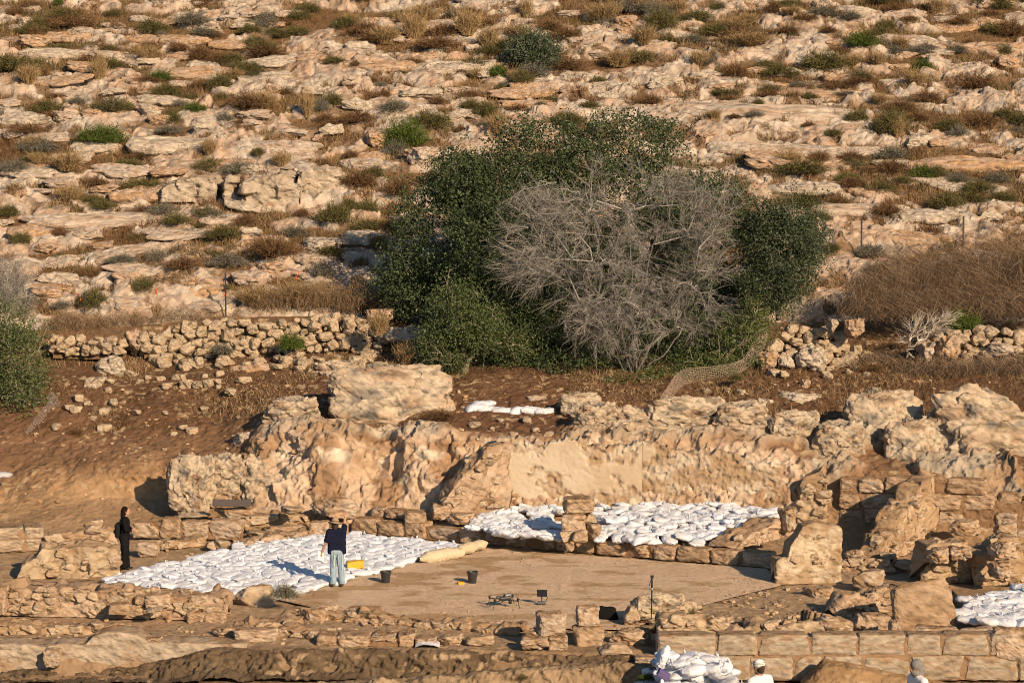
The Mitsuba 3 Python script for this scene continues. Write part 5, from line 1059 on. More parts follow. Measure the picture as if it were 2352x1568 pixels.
sheet('near_earth_bank', [[(700,1600,50.6),(1000,1600,50.5),(1250,1600,50.4),(1500,1600,50.4)], [(700,1578,50.9),(1000,1556,50.7),(1250,1534,50.6),(1400,1522,50.5),(1500,1530,50.3)],
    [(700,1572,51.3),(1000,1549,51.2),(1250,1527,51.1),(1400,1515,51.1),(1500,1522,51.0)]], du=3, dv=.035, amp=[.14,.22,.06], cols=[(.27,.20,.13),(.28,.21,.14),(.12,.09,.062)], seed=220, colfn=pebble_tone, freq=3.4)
tag('near_earth_bank', 'lower lit earth bank in front of the dark trench bank', kind='structure')
sheet('spoil_heap', [[(1840,1590,50.2),(1960,1590,50.2),(2200,1590,50.2)], [(1840,1570,50.6),(1890,1530,50.6),(1960,1535,50.5),(2080,1556,50.6),(2200,1578,50.7)], [(1840,1562,51.2),(1890,1512,51.0),(1960,1522,51.0),(2080,1548,51.0),(2200,1570,51.1)]],
      du=3, dv=.05, amp=[.08,.10,.04], cols=[(.27,.18,.10)]*3, seed=230, colfn=pebble_tone, freq=2)
tag('spoil_heap', 'peaked heap of brown earth against the retaining wall', kind='structure')

def on_terrace(n, r):
    u = r.uniform(0, terr.shape[1] - 1, n).astype(int); t = (terr.shape[0] * (.36 + .6 * r.random(n))).astype(int)
    p = terr[np.clip(t, 0, terr.shape[0] - 1), u]
    k = r.random(n) < -.35 + 1.5 * noise(np.stack([p[:, 0] * .8, p[:, 1] * .8, 0 * p[:, 0]], -1), 14)
    k &= ~((p[:, 0] > -2.6) & (p[:, 0] < 1.8) & (r.random(n) < .85))
    p = p[k]; return p[:, 0], p[:, 1], p[:, 2]
v, f, c = grass_field(60000, 71, on_terrace, (.06, .22), [(.17, .11, .065), (.24, .165, .095), (.14, .10, .055), (.30, .22, .13)], lean=.6)
put('dry_weeds', (v, f), 'plant_skin', c, smooth=False)
tag('dry_weeds', 'sparse dry weeds and straw on the brown terrace slope', 'weeds', kind='stuff')
# ================================================================== SANDBAGS
def bag_mesh(seed, tuft=True, ns=26, nt=26):
    """A filled woven sack .6 x .38 x .17 m with pinched, crumpled ends; base near z = 0."""
    r = np.random.default_rng(seed)
    s = np.linspace(-1, 1, ns); t = np.linspace(0, 2 * np.pi, nt, endpoint=False)
    S, Tt = np.meshgrid(s, t, indexing='ij')
    fill = np.clip(1 - np.abs(S) ** 5, 0, 1) ** .5
    w = .19 * (.72 + .28 * fill) * (1 - .10 * S ** 2 * r.uniform(0, 2)); h = .085 * np.clip(1 - np.abs(S) ** 3, 0, 1) ** .55 + .006
    x = S * .30 * (1 - .05 * np.cos(2 * Tt)); y = w * np.sign(np.cos(Tt)) * np.abs(np.cos(Tt)) ** .8; z = h * np.sign(np.sin(Tt)) * np.abs(np.sin(Tt)) ** .9
    P = np.stack([x, y, z], -1)
    P += (fbm(P * 6 + seed, 3, seed)[..., None] - .5) * np.array([.04, .045, .065]) * 1.7
    fold = np.sin(Tt * 9 + 3 * noise(P * 5, seed + 2)) * np.abs(S) ** 2 * .017
    P[..., 2] += fold + .03 * r.normal() * S * np.abs(S)
    P[..., 1] += .05 * r.normal() * S ** 2
    P[..., 2] += .07
    v = P.reshape(-1, 3)
    i, j = np.meshgrid(np.arange(ns - 1), np.arange(nt), indexing='ij')
    a, b = i * nt + j, i * nt + (j + 1) % nt
    f = np.stack([a, b, b + nt, a + nt], -1).reshape(-1, 4); f = np.vstack([f[:, [0, 1, 2]], f[:, [0, 2, 3]]])
    out = [(v, f)]
    if tuft:       # the tied neck, standing up and crumpled
        m = 12; q = np.linspace(0, 1, 6)
        rad = np.array([.055, .030, .018, .030, .042, .028]) * r.uniform(.8, 1.2)
        lean = r.normal(size=2) * .35
        ang = np.linspace(0, 2 * np.pi, m, endpoint=False)
        rr_ = rad[:, None] * (1 + .45 * np.sin(ang * 3 + r.uniform(0, 6)) [None] * q[:, None]) * (1 + .3 * r.normal(size=(6, m)) * q[:, None])
        hgt = r.uniform(.07, .12)
        N = np.stack([.24 + rr_ * np.cos(ang) + q[:, None] * hgt * lean[0], rr_ * np.sin(ang) * .7 + q[:, None] * hgt * lean[1], .10 + q[:, None] * hgt + .02 * r.normal(size=(6, m)) * q[:, None]], -1)
        i, j = np.meshgrid(np.arange(5), np.arange(m), indexing='ij')
        a, b = i * m + j, i * m + (j + 1) % m
        f2 = np.stack([a, b, b + m, a + m], -1).reshape(-1, 4)
        out.append((N.reshape(-1, 3), np.vstack([f2[:, [0, 1, 2]], f2[:, [0, 2, 3]]])))
    return join(out)
WHITE = np.array((.63, .685, .785))
for k in range(10):
    v, f = bag_mesh(1300 + k, tuft=k < 4)[:2]
    c = WHITE * (.80 + .05 * (k % 4) + .14 * fbm(v * 7, 3, k))[:, None]
    c = lerp(c, (.46, .37, .28), .45 * smooth01(.54, .74, fbm(v * 5 + 9, 3, 30 + k)))
    proto(f'bag_form_{k}', (v, f), 'cloth_skin', c)
v, f = bag_mesh(1333, tuft=False)[:2]
proto('grey_bag_form', (v, f), 'cloth_skin', np.array((.46, .49, .53)) * (.85 + .2 * fbm(v * 7, 2, 5))[:, None])
br = np.random.default_rng(88)
def put_bag(p, yaw, label, group, k=None, s=1.0, tx=0, ty=0, form=None, flat=1.0):
    key = inst(numbered('sandbag'), form or f'bag_form_{int(br.integers(10)) if k is None else k}', mat4(p, (s * br.uniform(.92, 1.1), s * br.uniform(.9, 1.1), s * flat * br.uniform(.85, 1.15)), yaw, tx, ty))
    tag(key, label, 'sandbag', group)
def fill(poly, step, e, zf, jit=.06, layer=0):
    e = np.asarray(e, float) / np.linalg.norm(e); g = np.array([-e[1], e[0]])
    c = np.array(poly.centroid.coords[0]); out = []
    for i in range(-60, 61):
        for j in range(-60, 61):
            q = c + e * (i + .5 * (j % 2)) * step[0] + g * j * step[1] + br.normal(size=2) * jit
            if poly.contains(shapely.Point(*q)): out.append((q[0], q[1], zf(*q), j, i))
    return out
NTH = 'first second third fourth fifth sixth seventh eighth ninth tenth eleventh twelfth thirteenth fourteenth fifteenth sixteenth seventeenth eighteenth nineteenth twentieth'.split()
def ranks(spots):
    """(row from the front, place in the row) of every spot."""
    js = sorted({p[3] for p in spots}); out = []
    for p in spots:
        row = sorted(q[4] for q in spots if q[3] == p[3])
        out.append((NTH[min(js.index(p[3]), 19)], NTH[min(row.index(p[4]), 19)]))
    return out
pts = [at(u, v, z=.05)[:2] for u, v in ((244,1334),(330,1311),(430,1288),(560,1256),(640,1240),(700,1231),(800,1230),(900,1238),(1000,1248),(1060,1254),(1122,1258),(1010,1279),(900,1306),(810,1330),(644,1374),(520,1371),(380,1352))]
flat_poly = shapely.Polygon(pts)
edge = at(1010, 1277, z=0) - at(644, 1374, z=0)
spots = fill(flat_poly, (.47, .33), edge[:2], lambda x, y: .005, .05)
spots.sort(key=lambda p: p[1])
far_ = []
RK = ranks(spots)
eyaw = math.atan2(edge[1], edge[0])
for n_, p in enumerate(spots):
    if n_ < 45: put_bag(p[:3], eyaw + br.normal() * .30 + (math.pi if br.random() < .5 else 0), f'flat white sandbag in the {RK[n_][0]} row from the bare mosaic, {RK[n_][1]} from its near end', 'white sandbags laid flat on the mosaic floor', ty=br.normal() * .08, flat=.9)
    else: far_.append(p)
parts_ = []
for p in far_:
    p = p[:3]
    vv, ff = bag_mesh(1300 + int(br.integers(10)), tuft=br.random() < .5, ns=18, nt=16)[:2]
    vv = vv * [1.0, 1.02, .9]
    b_ = br.normal() * .10; vv = vv + np.stack([0 * vv[:, 0], 0 * vv[:, 0], vv[:, 0] * b_], -1)
    a = eyaw + br.normal() * .30; R = np.array([[math.cos(a), -math.sin(a), 0], [math.sin(a), math.cos(a), 0], [0, 0, 1]])
    parts_.append((vv @ R.T + p, ff, np.broadcast_to(WHITE * br.uniform(.92, 1.03), vv.shape)))
if parts_:
    v, f, c = join(parts_); put('sandbag_layer', (v, f), 'cloth_skin', c)
    tag('sandbag_layer', 'farther white sandbags of the even layer laid flat over the mosaic floor', 'sandbags', kind='stuff')
S_ = fill(bayL, (.48, .37), dv_[:2], bay_z, .07)
for p, (a_, b_) in zip(S_, ranks(S_)):
    put_bag((p[0], p[1], p[2] + br.uniform(-.02, .05)), br.uniform(0, 6.28), f'white sandbag in the {a_} row of the small bay, {b_} from the rubble pier', 'white sandbags in the small bay', ty=br.normal() * .12, tx=br.normal() * .12, s=.97)
S_ = fill(bayR, (.48, .37), dv_[:2], bay_z, .07)
for p, (a_, b_) in zip(S_, ranks(S_)):
    put_bag((p[0], p[1], p[2] + br.uniform(-.02, .06)), br.uniform(0, 6.28), f'white sandbag in the {a_} row of the wide heap, {b_} from the pillar stump', 'white sandbags in the wide bay', ty=br.normal() * .14, tx=br.normal() * .14, s=.97)
polyR = shapely.Polygon([at(u, v, z=.25)[:2] for u, v in ((2206,1388),(2250,1372),(2330,1352),(2420,1338),(2440,1436),(2330,1440),(2196,1432))])
S_ = fill(polyR, (.50, .36), (1, .1), lambda x, y: .22, .06)
for p, (a_, b_) in zip(S_, ranks(S_)):
    put_bag(p[:3], br.normal() * .5, f'bluish white sandbag in the {a_} row of the edge patch, {b_} from the tilted slab', 'sandbags in the patch at the edge of the view', ty=br.normal() * .08, tx=br.normal() * .08)
put('bag_patch_earth', rough_box(4.2, 4.2, .9, 5), 'soil_skin', (.25, .17, .10)); scene['bag_patch_earth']['to_world'] = T().translate([float(at(2330,1390,z=.25)[0]) + 1.0, 55.4, -.24])
tag('bag_patch_earth', 'earth under the small patch of sandbags', kind='structure')
# pile by the retaining wall
c0 = at(1580, 1540, d=49.9)
n_pile = 0
for lay, (rad, zz) in enumerate(((1.15, -.62), (1.1, -.45), (1.0, -.28), (.9, -.12), (.74, .02), (.5, .15))):
    m = int(11 * rad) + 1
    for k in range(m):
        a = 2 * math.pi * k / m + br.uniform(-.2, .2) + lay; q = rad * (br.uniform(.75, 1.0) if k % 3 else br.uniform(.0, .5))
        put_bag((c0[0] + .95 * q * math.cos(a) + .05, c0[1] + .75 * q * math.sin(a), zz + br.uniform(-.03, .04)), a + br.normal() * .5, f'plump white sandbag in the {NTH[lay]} layer up of the pile beside the trench wall', 'white sandbags piled by the trench', ty=.25 * br.normal(), tx=.2 * br.normal(), s=1.04)
put_bag(at(1530, 1516, d=49.7), 1.2, 'white sandbag standing on end at the top of the pile by the trench wall', None, k=7, s=1.1, ty=-1.1)
parts_ = []
pt = rough_box(.26, .2, .14, 9, .03, .04); put('purple_cloth', pt, 'cloth_skin', (.13, .11, .26)); scene['purple_cloth']['to_world'] = T().translate(list(map(float, at(1524, 1548, d=49.0)))).rotate([0, 1, 0], 30)
tag('purple_cloth', 'crumpled purple cloth stuck in the pile of white sandbags', 'cloth')
for i, (u, v, d) in enumerate(((1094,936,71.4),(1112,940,71.4),(1112,926,71.7),(1152,944,71.3),(1195,944,71.3),(1220,945,71.25),(1250,945,71.2))):
    put_bag(at(u, v + 6, d=d), br.normal() * .15 + .05 * i, f'grey white sandbag on the ledge under the bare tree, {NTH[i]} from the long boulder', 'sandbags in a row on the ledge', k=6 + i % 4, s=1.2)
put_bag(at(2, 1113, d=69.7) + [0, 0, .25], .1, 'grey sandbag alone on the brown slope at the edge of the view', None, form='grey_bag_form')

# ================================================================== SMALL THINGS
def lathe(prof, n=28):
    pr = np.array(prof, float); a = np.arange(n) * 2 * np.pi / n
    v = np.stack([pr[:, None, 0] * np.cos(a), pr[:, None, 0] * np.sin(a), pr[:, None, 1] + 0 * a], -1).reshape(-1, 3)
    i, j = np.meshgrid(np.arange(len(pr) - 1), np.arange(n), indexing='ij')
    p, q = i * n + j, i * n + (j + 1) % n
    f = np.stack([p, q, q + n, p + n], -1).reshape(-1, 4)
    return v, np.vstack([f[:, [0, 1, 2]], f[:, [0, 2, 3]]])
def curve_tube(pts, rad, n=8, seg=24):
    pts = np.array(pts, float); t = np.linspace(0, 1, len(pts)); tt = np.linspace(0, 1, seg)
    from scipy.interpolate import CubicSpline
    p = CubicSpline(t, pts)(tt) if len(pts) > 2 else pts[0] + (pts[1] - pts[0]) * tt[:, None]
    r_ = np.interp(tt, t, np.broadcast_to(rad, len(pts)))
    d = np.gradient(p, axis=0); d /= np.linalg.norm(d, axis=1, keepdims=True)
    h = np.where(np.abs(d[:, 2:]) < .9, [[0, 0, 1.]], [[1., 0, 0]])
    x = np.cross(d, h); x /= np.linalg.norm(x, axis=1, keepdims=True); y = np.cross(d, x)
    a = np.arange(n) * 2 * np.pi / n
    v = (p[:, None] + r_[:, None, None] * (np.cos(a)[None, :, None] * x[:, None] + np.sin(a)[None, :, None] * y[:, None])).reshape(-1, 3)
    i, j = np.meshgrid(np.arange(seg - 1), np.arange(n), indexing='ij')
    q, b = i * n + j, i * n + (j + 1) % n
    f = np.stack([q, b, b + n, q + n], -1).reshape(-1, 4)
    f = np.vstack([f[:, [0, 1, 2]], f[:, [0, 2, 3]]])
    return v, np.vstack([f, [[0, k + 1, k] for k in range(1, n - 1)], [[(seg - 1) * n, (seg - 1) * n + k, (seg - 1) * n + k + 1] for k in range(1, n - 1)]])
def rbox(size, loc=(0, 0, 0), r=.008, rot=None):
    """A box with rounded edges."""
    s = np.array(size) / 2 - r
    m = manifold3d.Manifold.batch_hull([manifold3d.Manifold.sphere(r, 12).translate([float(a * s[0]), float(b * s[1]), float(c * s[2])]) for a in (-1, 1) for b in (-1, 1) for c in (-1, 1)])
    if rot: m = m.rotate(list(rot))
    return vf(m.translate(list(map(float, loc))))
def move(mesh, loc, yaw=0, s=1.0):
    v, f = vf(mesh)[:2]
    c, n = math.cos(yaw), math.sin(yaw)
    return v * s @ np.array([[c, -n, 0], [n, c, 0], [0, 0, 1]]).T + np.asarray(loc), f
BLACK, DARK = (.018, .018, .02), (.05, .05, .052)
def bucket(u, v, label):
    b = numbered('bucket'); tag(b, label, 'bucket'); p = at(u, v, z=.01)
    put(b + '__body', move(lathe([(0,.005),(.098,.005),(.102,.012),(.136,.285),(.129,.285),(.095,.02),(0,.02)]), p), 'gear_skin', (.03, .031, .034))
    put(b + '__rim', move(lathe([(.131,.272),(.146,.272),(.148,.285),(.142,.298),(.128,.298),(.128,.28)]), p), 'gear_skin', (.035, .036, .04))
    put(b + '__handle', move(curve_tube([(-.145,0,.27),(-.12,.07,.22),(0,.12,.17),(.12,.07,.22),(.145,0,.27)], .004, 6), p), 'gear_skin', (.06, .06, .065))
bucket(886, 1337, 'black plastic bucket just past the edge of the flat bag layer')
bucket(1085, 1338, 'black plastic bucket beside a small yellow rag in the middle of the floor')
p = at(1058, 1341, z=.01)
v, f = rough_box(.16, .11, .07, 4, .03, .03); put('yellow_rag', move((v, f), p + [0, 0, .03], .3), 'cloth_skin', (.55, .34, .04)); tag('yellow_rag', 'small crumpled yellow rag beside a black bucket', 'rag')
# yellow foam block lying on the bags
v, f = trimesh.remesh.subdivide_to_size(*rbox((.44, .26, .19), r=.02), .05, max_iter=8)
v = v + (fbm(v * 9, 3, 3)[:, None] - .5) * .03
v[:, 2] += .25 * v[:, 0] * .35
put('yellow_block', move((v, f), at(816, 1308, z=.08) + [0, 0, .14], .12), 'cloth_skin', lerp((.62, .36, .03), (.66, .45, .10), fbm(v * 8, 3, 8))); tag('yellow_block', 'yellow foam block lying on the white bags beside the man in jeans', 'foam block')
# rolled canvas at the rim of the bag layer
t = numbered('rolled_canvas'); tag(t, 'rolled dirty beige canvas at the far corner of the flat bag layer', 'canvas')
def canvas(a, b, rad, seed, key):
    a, b = np.array(a), np.array(b); n = 46; m = 30
    s = np.linspace(0, 1, n); an = np.linspace(0, 2 * np.pi, m, endpoint=False)
    ax = (b - a); L = np.linalg.norm(ax); ax /= L; sd = np.cross(ax, [0, 0, 1]); sd /= np.linalg.norm(sd)
    R = np.interp(s, np.linspace(0, 1, len(rad)), rad)[:, None] * (1 + .22 * (fbm(np.stack([np.cos(an)[None] * 1.6 + 0 * s[:, None], np.sin(an)[None] * 1.6 + 0 * s[:, None], s[:, None] * L * 3 + 0 * an[None]], -1), 3, seed) - .5) * 2)
    R = R * (1 + .07 * np.sin(s[:, None] * L * 38 + 2.5 * np.sin(an)[None] + 4 * noise(np.stack([s * 5, 0 * s, 0 * s], -1), seed)[:, None]))
    G = a + ax * (s * L)[:, None, None] + R[..., None] * (np.cos(an)[None, :, None] * sd + np.sin(an)[None, :, None] * np.array([0, 0, .8]))
    G[..., 2] = np.maximum(G[..., 2], min(a[2], b[2]) - .13)
    i, j = np.meshgrid(np.arange(n - 1), np.arange(m), indexing='ij'); q, w = i * m + j, i * m + (j + 1) % m
    f = np.stack([q, w, w + m, q + m], -1).reshape(-1, 4)
    put(key, (G.reshape(-1, 3), np.vstack([f[:, [0, 1, 2]], f[:, [0, 2, 3]]])), 'cloth_skin', lerp((.46, .38, .25), (.55, .50, .38), fbm(G * 3, 3, seed)).reshape(-1, 3))
canvas(at(962, 1284, z=.12), at(1060, 1268, z=.14), [.05,.20,.24,.23,.21,.16], 3, t + '__roll')
canvas(at(1046, 1266, z=.18), at(1118, 1246, z=.18), [.06,.17,.20,.15,.18,.05], 4, t + '__loose_end')
# plank
put('dark_plank', move(rbox((1.08, .42, .045), (0, 0, .022), .008, (14, 1, 0)), at(531, 1163, d=66.9) + [0, .2, .05], .03), 'gear_skin', (.10, .085, .075)); tag('dark_plank', 'dark weathered plank lying across a squat block', 'plank')
def sheet_scrap(key, label, u0, v0, u1, v1, d, col=(.60, .63, .70)):
    s = px(d); W = (u1 - u0) * s; Dp = .6
    x, y = np.meshgrid(np.linspace(-1, 1, 40), np.linspace(-1, 1, 30))
    z = .5 * (v1 - v0) * s * (1.1 - x ** 2 * .8 - y ** 2 * .3) * (.6 + .8 * fbm(np.stack([x * 2, y * 2, 0 * x], -1), 3, int(u0)))
    G = np.stack([x * W / 2, y * Dp / 2, z], -1) + at((u0 + u1) / 2, v1, d=d) + [0, Dp / 2, .01]
    put(key, (G.reshape(-1, 3), gridf(30, 40)), 'cloth_skin', col); tag(key, label, 'plastic sheet')
sheet_scrap('white_sheet', 'scrap of white plastic sheet among the near edge stones', 953, 1470, 1010, 1487, 52.0)
sheet_scrap('white_sheet_001', 'thin bluish plastic scrap before the slim pillar', 1334, 1492, 1380, 1505, 51.8)
# --- drone
t = numbered('drone'); tag(t, 'black quadcopter drone standing on its legs on the mosaic floor', 'drone')
p = at(1157, 1392, z=.02); w0 = lambda m, yaw=.25: move(m, p, yaw)
put(t + '__body', w0(join([rbox((.30, .17, .10), (.03, 0, .20), .03), rbox((.14, .13, .13), (.06, 0, .235), .04)])[:2]), 'gear_skin', (.022, .023, .026))
put(t + '__canopy', w0(lathe([(0,.095),(.05,.085),(.075,.05),(.08,.0)], 20), .25) if False else w0(rbox((.15, .12, .06), (.09, 0, .285), .028)), 'gear_skin', (.16, .17, .18))
k = 0
for sx in (-1, 1):
    for sy in (-1, 1):
        n = f'_{k:03d}' if k else ''
        put(t + '__arm' + n, w0(curve_tube([(.05 * sx, .05 * sy, .20), (.17 * sx, .16 * sy, .17), (.29 * sx, .26 * sy, .18)], .014, 8)), 'gear_skin', (.03, .03, .032))
        put(t + '__motor' + n, w0((lambda m: (m[0] + [.29 * sx, .26 * sy, .17], m[1]))(lathe([(0,-.01),(.026,-.01),(.028,.05),(.02,.06),(0,.06)], 14))), 'gear_skin', (.02, .02, .022))
        put(t + '__leg' + n, w0(curve_tube([(.29 * sx, .26 * sy, .17), (.31 * sx, .27 * sy, .07), (.34 * sx, .28 * sy, .0)], .010, 7)), 'gear_skin', (.03, .03, .032))
        put(t + '__propeller' + n, w0(rbox((.34, .026, .006), (.29 * sx, .26 * sy, .236), .0025, None) if k % 2 else rbox((.026, .34, .006), (.29 * sx, .26 * sy, .236), .0025)), 'gear_skin', (.02, .02, .022)); k += 1
put(t + '__camera', w0(join([(lambda m: (m[0] + [.16, 0, .10], m[1]))(vf(manifold3d.Manifold.sphere(.045, 20))), rbox((.05, .05, .07), (.14, 0, .15), .01)])[:2]), 'gear_skin', (.04, .04, .045))
put(t + '__battery', w0(rbox((.10, .10, .07), (-.13, 0, .225), .012)), 'gear_skin', (.05, .05, .052))
# --- controller with its screen
t = numbered('remote_controller'); tag(t, 'black remote controller with a dark tablet screen standing on the mosaic floor', 'remote controller')
p = at(1244, 1387, z=.02)
put(t + '__body', move(rbox((.22, .13, .07), (0, 0, .04), .022), p, -.1), 'gear_skin', (.11, .11, .12))
put(t + '__stalk', move(curve_tube([(0,.02,.06),(.005,.03,.14),(.0,.02,.19)], .014, 8), p), 'gear_skin', BLACK)
put(t + '__screen', move(rbox((.245, .02, .17), (.01, .0, .275), .006, None), p, -.12), 'gear_skin', (.015, .017, .025))
put(t + '__antenna', move(curve_tube([(.10,.02,.07),(.12,.02,.12),(.15,.02,.17)], .010, 7), p), 'gear_skin', BLACK)
# --- camera pole
t = numbered('camera_pole'); tag(t, 'tall black camera pole standing upright before the ragged pale boulder', 'pole')
p = at(1496, 1422, d=54.0)
put(t + '__shaft', move(join([curve_tube([(0,0,0),(.005,0,.45)], .012, 8, 4), curve_tube([(.005,0,.43),(.01,0,.78)], .016, 8, 4), curve_tube([(.01,0,.76),(.012,0,.97)], .021, 8, 4)])[:2], p), 'gear_skin', BLACK)
put(t + '__head', move(join([rbox((.07, .06, .045), (.012, 0, .99), .01), rbox((.085, .07, .022), (.012, 0, 1.025), .008)])[:2], p), 'gear_skin', BLACK)
put(t + '__strap', move(curve_tube([(.0,0,.95),(-.03,-.02,.88),(-.05,-.02,.80)], .012, 6, 10), p), 'gear_skin', (.03, .03, .03))
put(t + '__collar', move(lathe([(0,.70),(.026,.70),(.026,.75),(0,.75)], 14), p + [.01, 0, 0]), 'gear_skin', (.25, .32, .40))
# --- black bag
v, f = trimesh.remesh.subdivide_to_size(*rbox((.40, .26, .30), (0, 0, .15), .07), .04, max_iter=8)
v = v + (fbm(v * 6, 3, 3)[:, None] - .5) * .06; v[:, 0] += .35 * (.3 - v[:, 2]) * (v[:, 0] > 0)
t = numbered('black_bag'); tag(t, 'slumped black cloth bag on the floor behind the slim pillar', 'bag')
put(t + '__body', move((v, f), at(1392, 1421, z=0.0), -.2), 'cloth_skin', (.014, .014, .015))
put(t + '__strap', move(curve_tube([(.12,-.05,.05),(.24,-.08,.02),(.30,-.02,.03),(.22,.04,.06)], .010, 6), at(1392, 1421, z=0.0), -.2), 'cloth_skin', (.014, .014, .015))
# --- fence posts and marker ribbons
def surf(u, v, hill=True):
    return hill_hit(u, v)
for (u, v0, v1, d, lab) in ((519,626,722,79.6,'tall thin black fence post above the dry stone wall'),(195,671,752,79.3,'thin black fence post beside the grey edge shrub'),(1978,502,582,82.0,'dark fence post between the green bush and the pale slab'),(2212,496,560,82.4,'dark fence post rising from the top of the brown brush heap'),(1744,716,758,75.6,'short dark post carrying the end of the torn net')):
    d = d if v1 > 740 else float(hill_hit(u, v1)[1]) - .1
    a, b = at(u, v1 + 22, d=d), at(u, v0, d=d); h = b[2] - a[2]
    m = join([rbox((.05, .008, h), (0, 0, h / 2), .003), rbox((.008, .05, h), (-.022, .025, h / 2), .003)])
    put(numbered('fence_post'), move(m[:2], a), 'gear_skin', (.03, .03, .035)); tag('fence_post' + (f'_{COUNT["fence_post"]:03d}' if COUNT['fence_post'] else ''), lab, 'fence post')
for i, (u, v, lab) in enumerate(((683,632,'orange ribbon tied on a bush above the end of the dry stone wall, higher one'),(694,677,'orange ribbon hanging just above the dry grass bank, lower one'),(361,671,'orange ribbon tied in brush between the two fence posts'),(183,682,'orange ribbon beside the thin fence post by the edge shrub'),(511,645,'orange ribbon at the upper half of the tall fence post'),(516,678,'small orange ribbon at the lower half of the tall fence post'))):
    p = at(u, v, d=79.4); h = .26 if i != 5 else .14
    q = np.linspace(0, 1, 9)
    a = np.stack([.03 * np.sin(q * 7 + i), .02 * np.cos(q * 5), -q * h + h * .5], -1)
    b = a + np.stack([.055 * np.cos(q * 3 + i), .04 * np.sin(q * 4), .03 * np.sin(q * 9)], -1)
    k2 = a + [0.03, 0.02, 0]; 
    g = np.stack([a, b], 1) + p
    thick = np.concatenate([g, (g + [0, .006, 0])[:, ::-1]], 1)
    put(numbered('marker_ribbon'), (thick.reshape(-1, 3), gridf(9, 4)), 'cloth_skin', (.75, .13, .03)); tag('marker_ribbon' + (f'_{i:03d}' if i else ''), lab, 'ribbon')
# --- torn nets
def net(name, label, path, width, seed, col, ncord=9, step=.075, rad=.0038):
    """Knotted plastic netting: cords along and across a sagging band."""
    r = np.random.default_rng(seed)
    p = np.array([at(u, v, d=d) for u, v, d in path]); t = np.linspace(0, 1, len(p))
    from scipy.interpolate import PchipInterpolator
    L = np.linalg.norm(np.diff(p, axis=0), axis=1).sum(); n = int(L / step)
    c = PchipInterpolator(t, p)(np.linspace(0, 1, n)); wd = np.interp(np.linspace(0, 1, n), np.linspace(0, 1, len(width)), width)
    d = np.gradient(c, axis=0); d /= np.linalg.norm(d, axis=1, keepdims=True)
    up = np.cross(d, [0, 1, .25]); up *= np.sign(up[:, 2:] + 1e-6); up /= np.linalg.norm(up, axis=1, keepdims=True)
    k = np.linspace(-.5, .5, ncord)
    G = c[:, None] + up[:, None] * (k[None, :, None] * wd[:, None, None])
    G[..., 1] += .10 * (fbm(G * 3, 3, seed) - .5) * 2; G += (fbm(G * 5, 2, seed + 1)[..., None] - .5) * .05
    a = np.concatenate([G[:-1].reshape(-1, 3), G[:, :-1].reshape(-1, 3)]); b = np.concatenate([G[1:].reshape(-1, 3), G[:, 1:].reshape(-1, 3)])
    put(numbered(name), tubes(a, b, np.full(len(a), rad), np.full(len(a), rad), 4), 'plant_skin', col, smooth=False)
    tag(name if COUNT[name] == 0 else f'{name}_{COUNT[name]:03d}', label, 'net')
net('torn_net', 'torn pinkish net sagging from the short post over the rugged outcrop', [(1752,756,75.4),(1744,790,75.1),(1706,838,74.3),(1640,860,73.9),(1572,868,73.2),(1532,908,71.8),(1496,968,70.0)], [.34,.40,.36,.58,.62,.42,.22], 3, (.50, .40, .33), ncord=11)
net('torn_net', 'crumpled grey net strip hanging beside the edge tree on the brown slope', [(112,906,74.4),(124,925,74.2),(100,955,73.6),(66,998,72.7)], [.25,.34,.36,.28], 4, (.36, .33, .32))
net('torn_net', 'flat net scrap with a red hem lying on brown earth below the edge tree', [(-30,1040,71.9),(20,1030,72.1),(72,1012,72.4)], [.40,.30,.12], 5, (.32, .20, .15))
# --- cut bare branches
bare_tree('cut_branch_heap', [(2130,745,70,34,75.0,.6),(2090,780,45,20,74.8,.5),(2190,725,30,22,75.1,.4)], at(2092, 822, d=74.7), np.stack([at(2100, 795, d=74.8), at(2085, 790, d=74.8)]), 260, 521, 'heap of bare pale cut branches leaning between the two stone piles', 'branches', rt=.007, cols=((.34, .30, .25), (.50, .46, .40)), extra=2, rmax=.025, bend=.12)
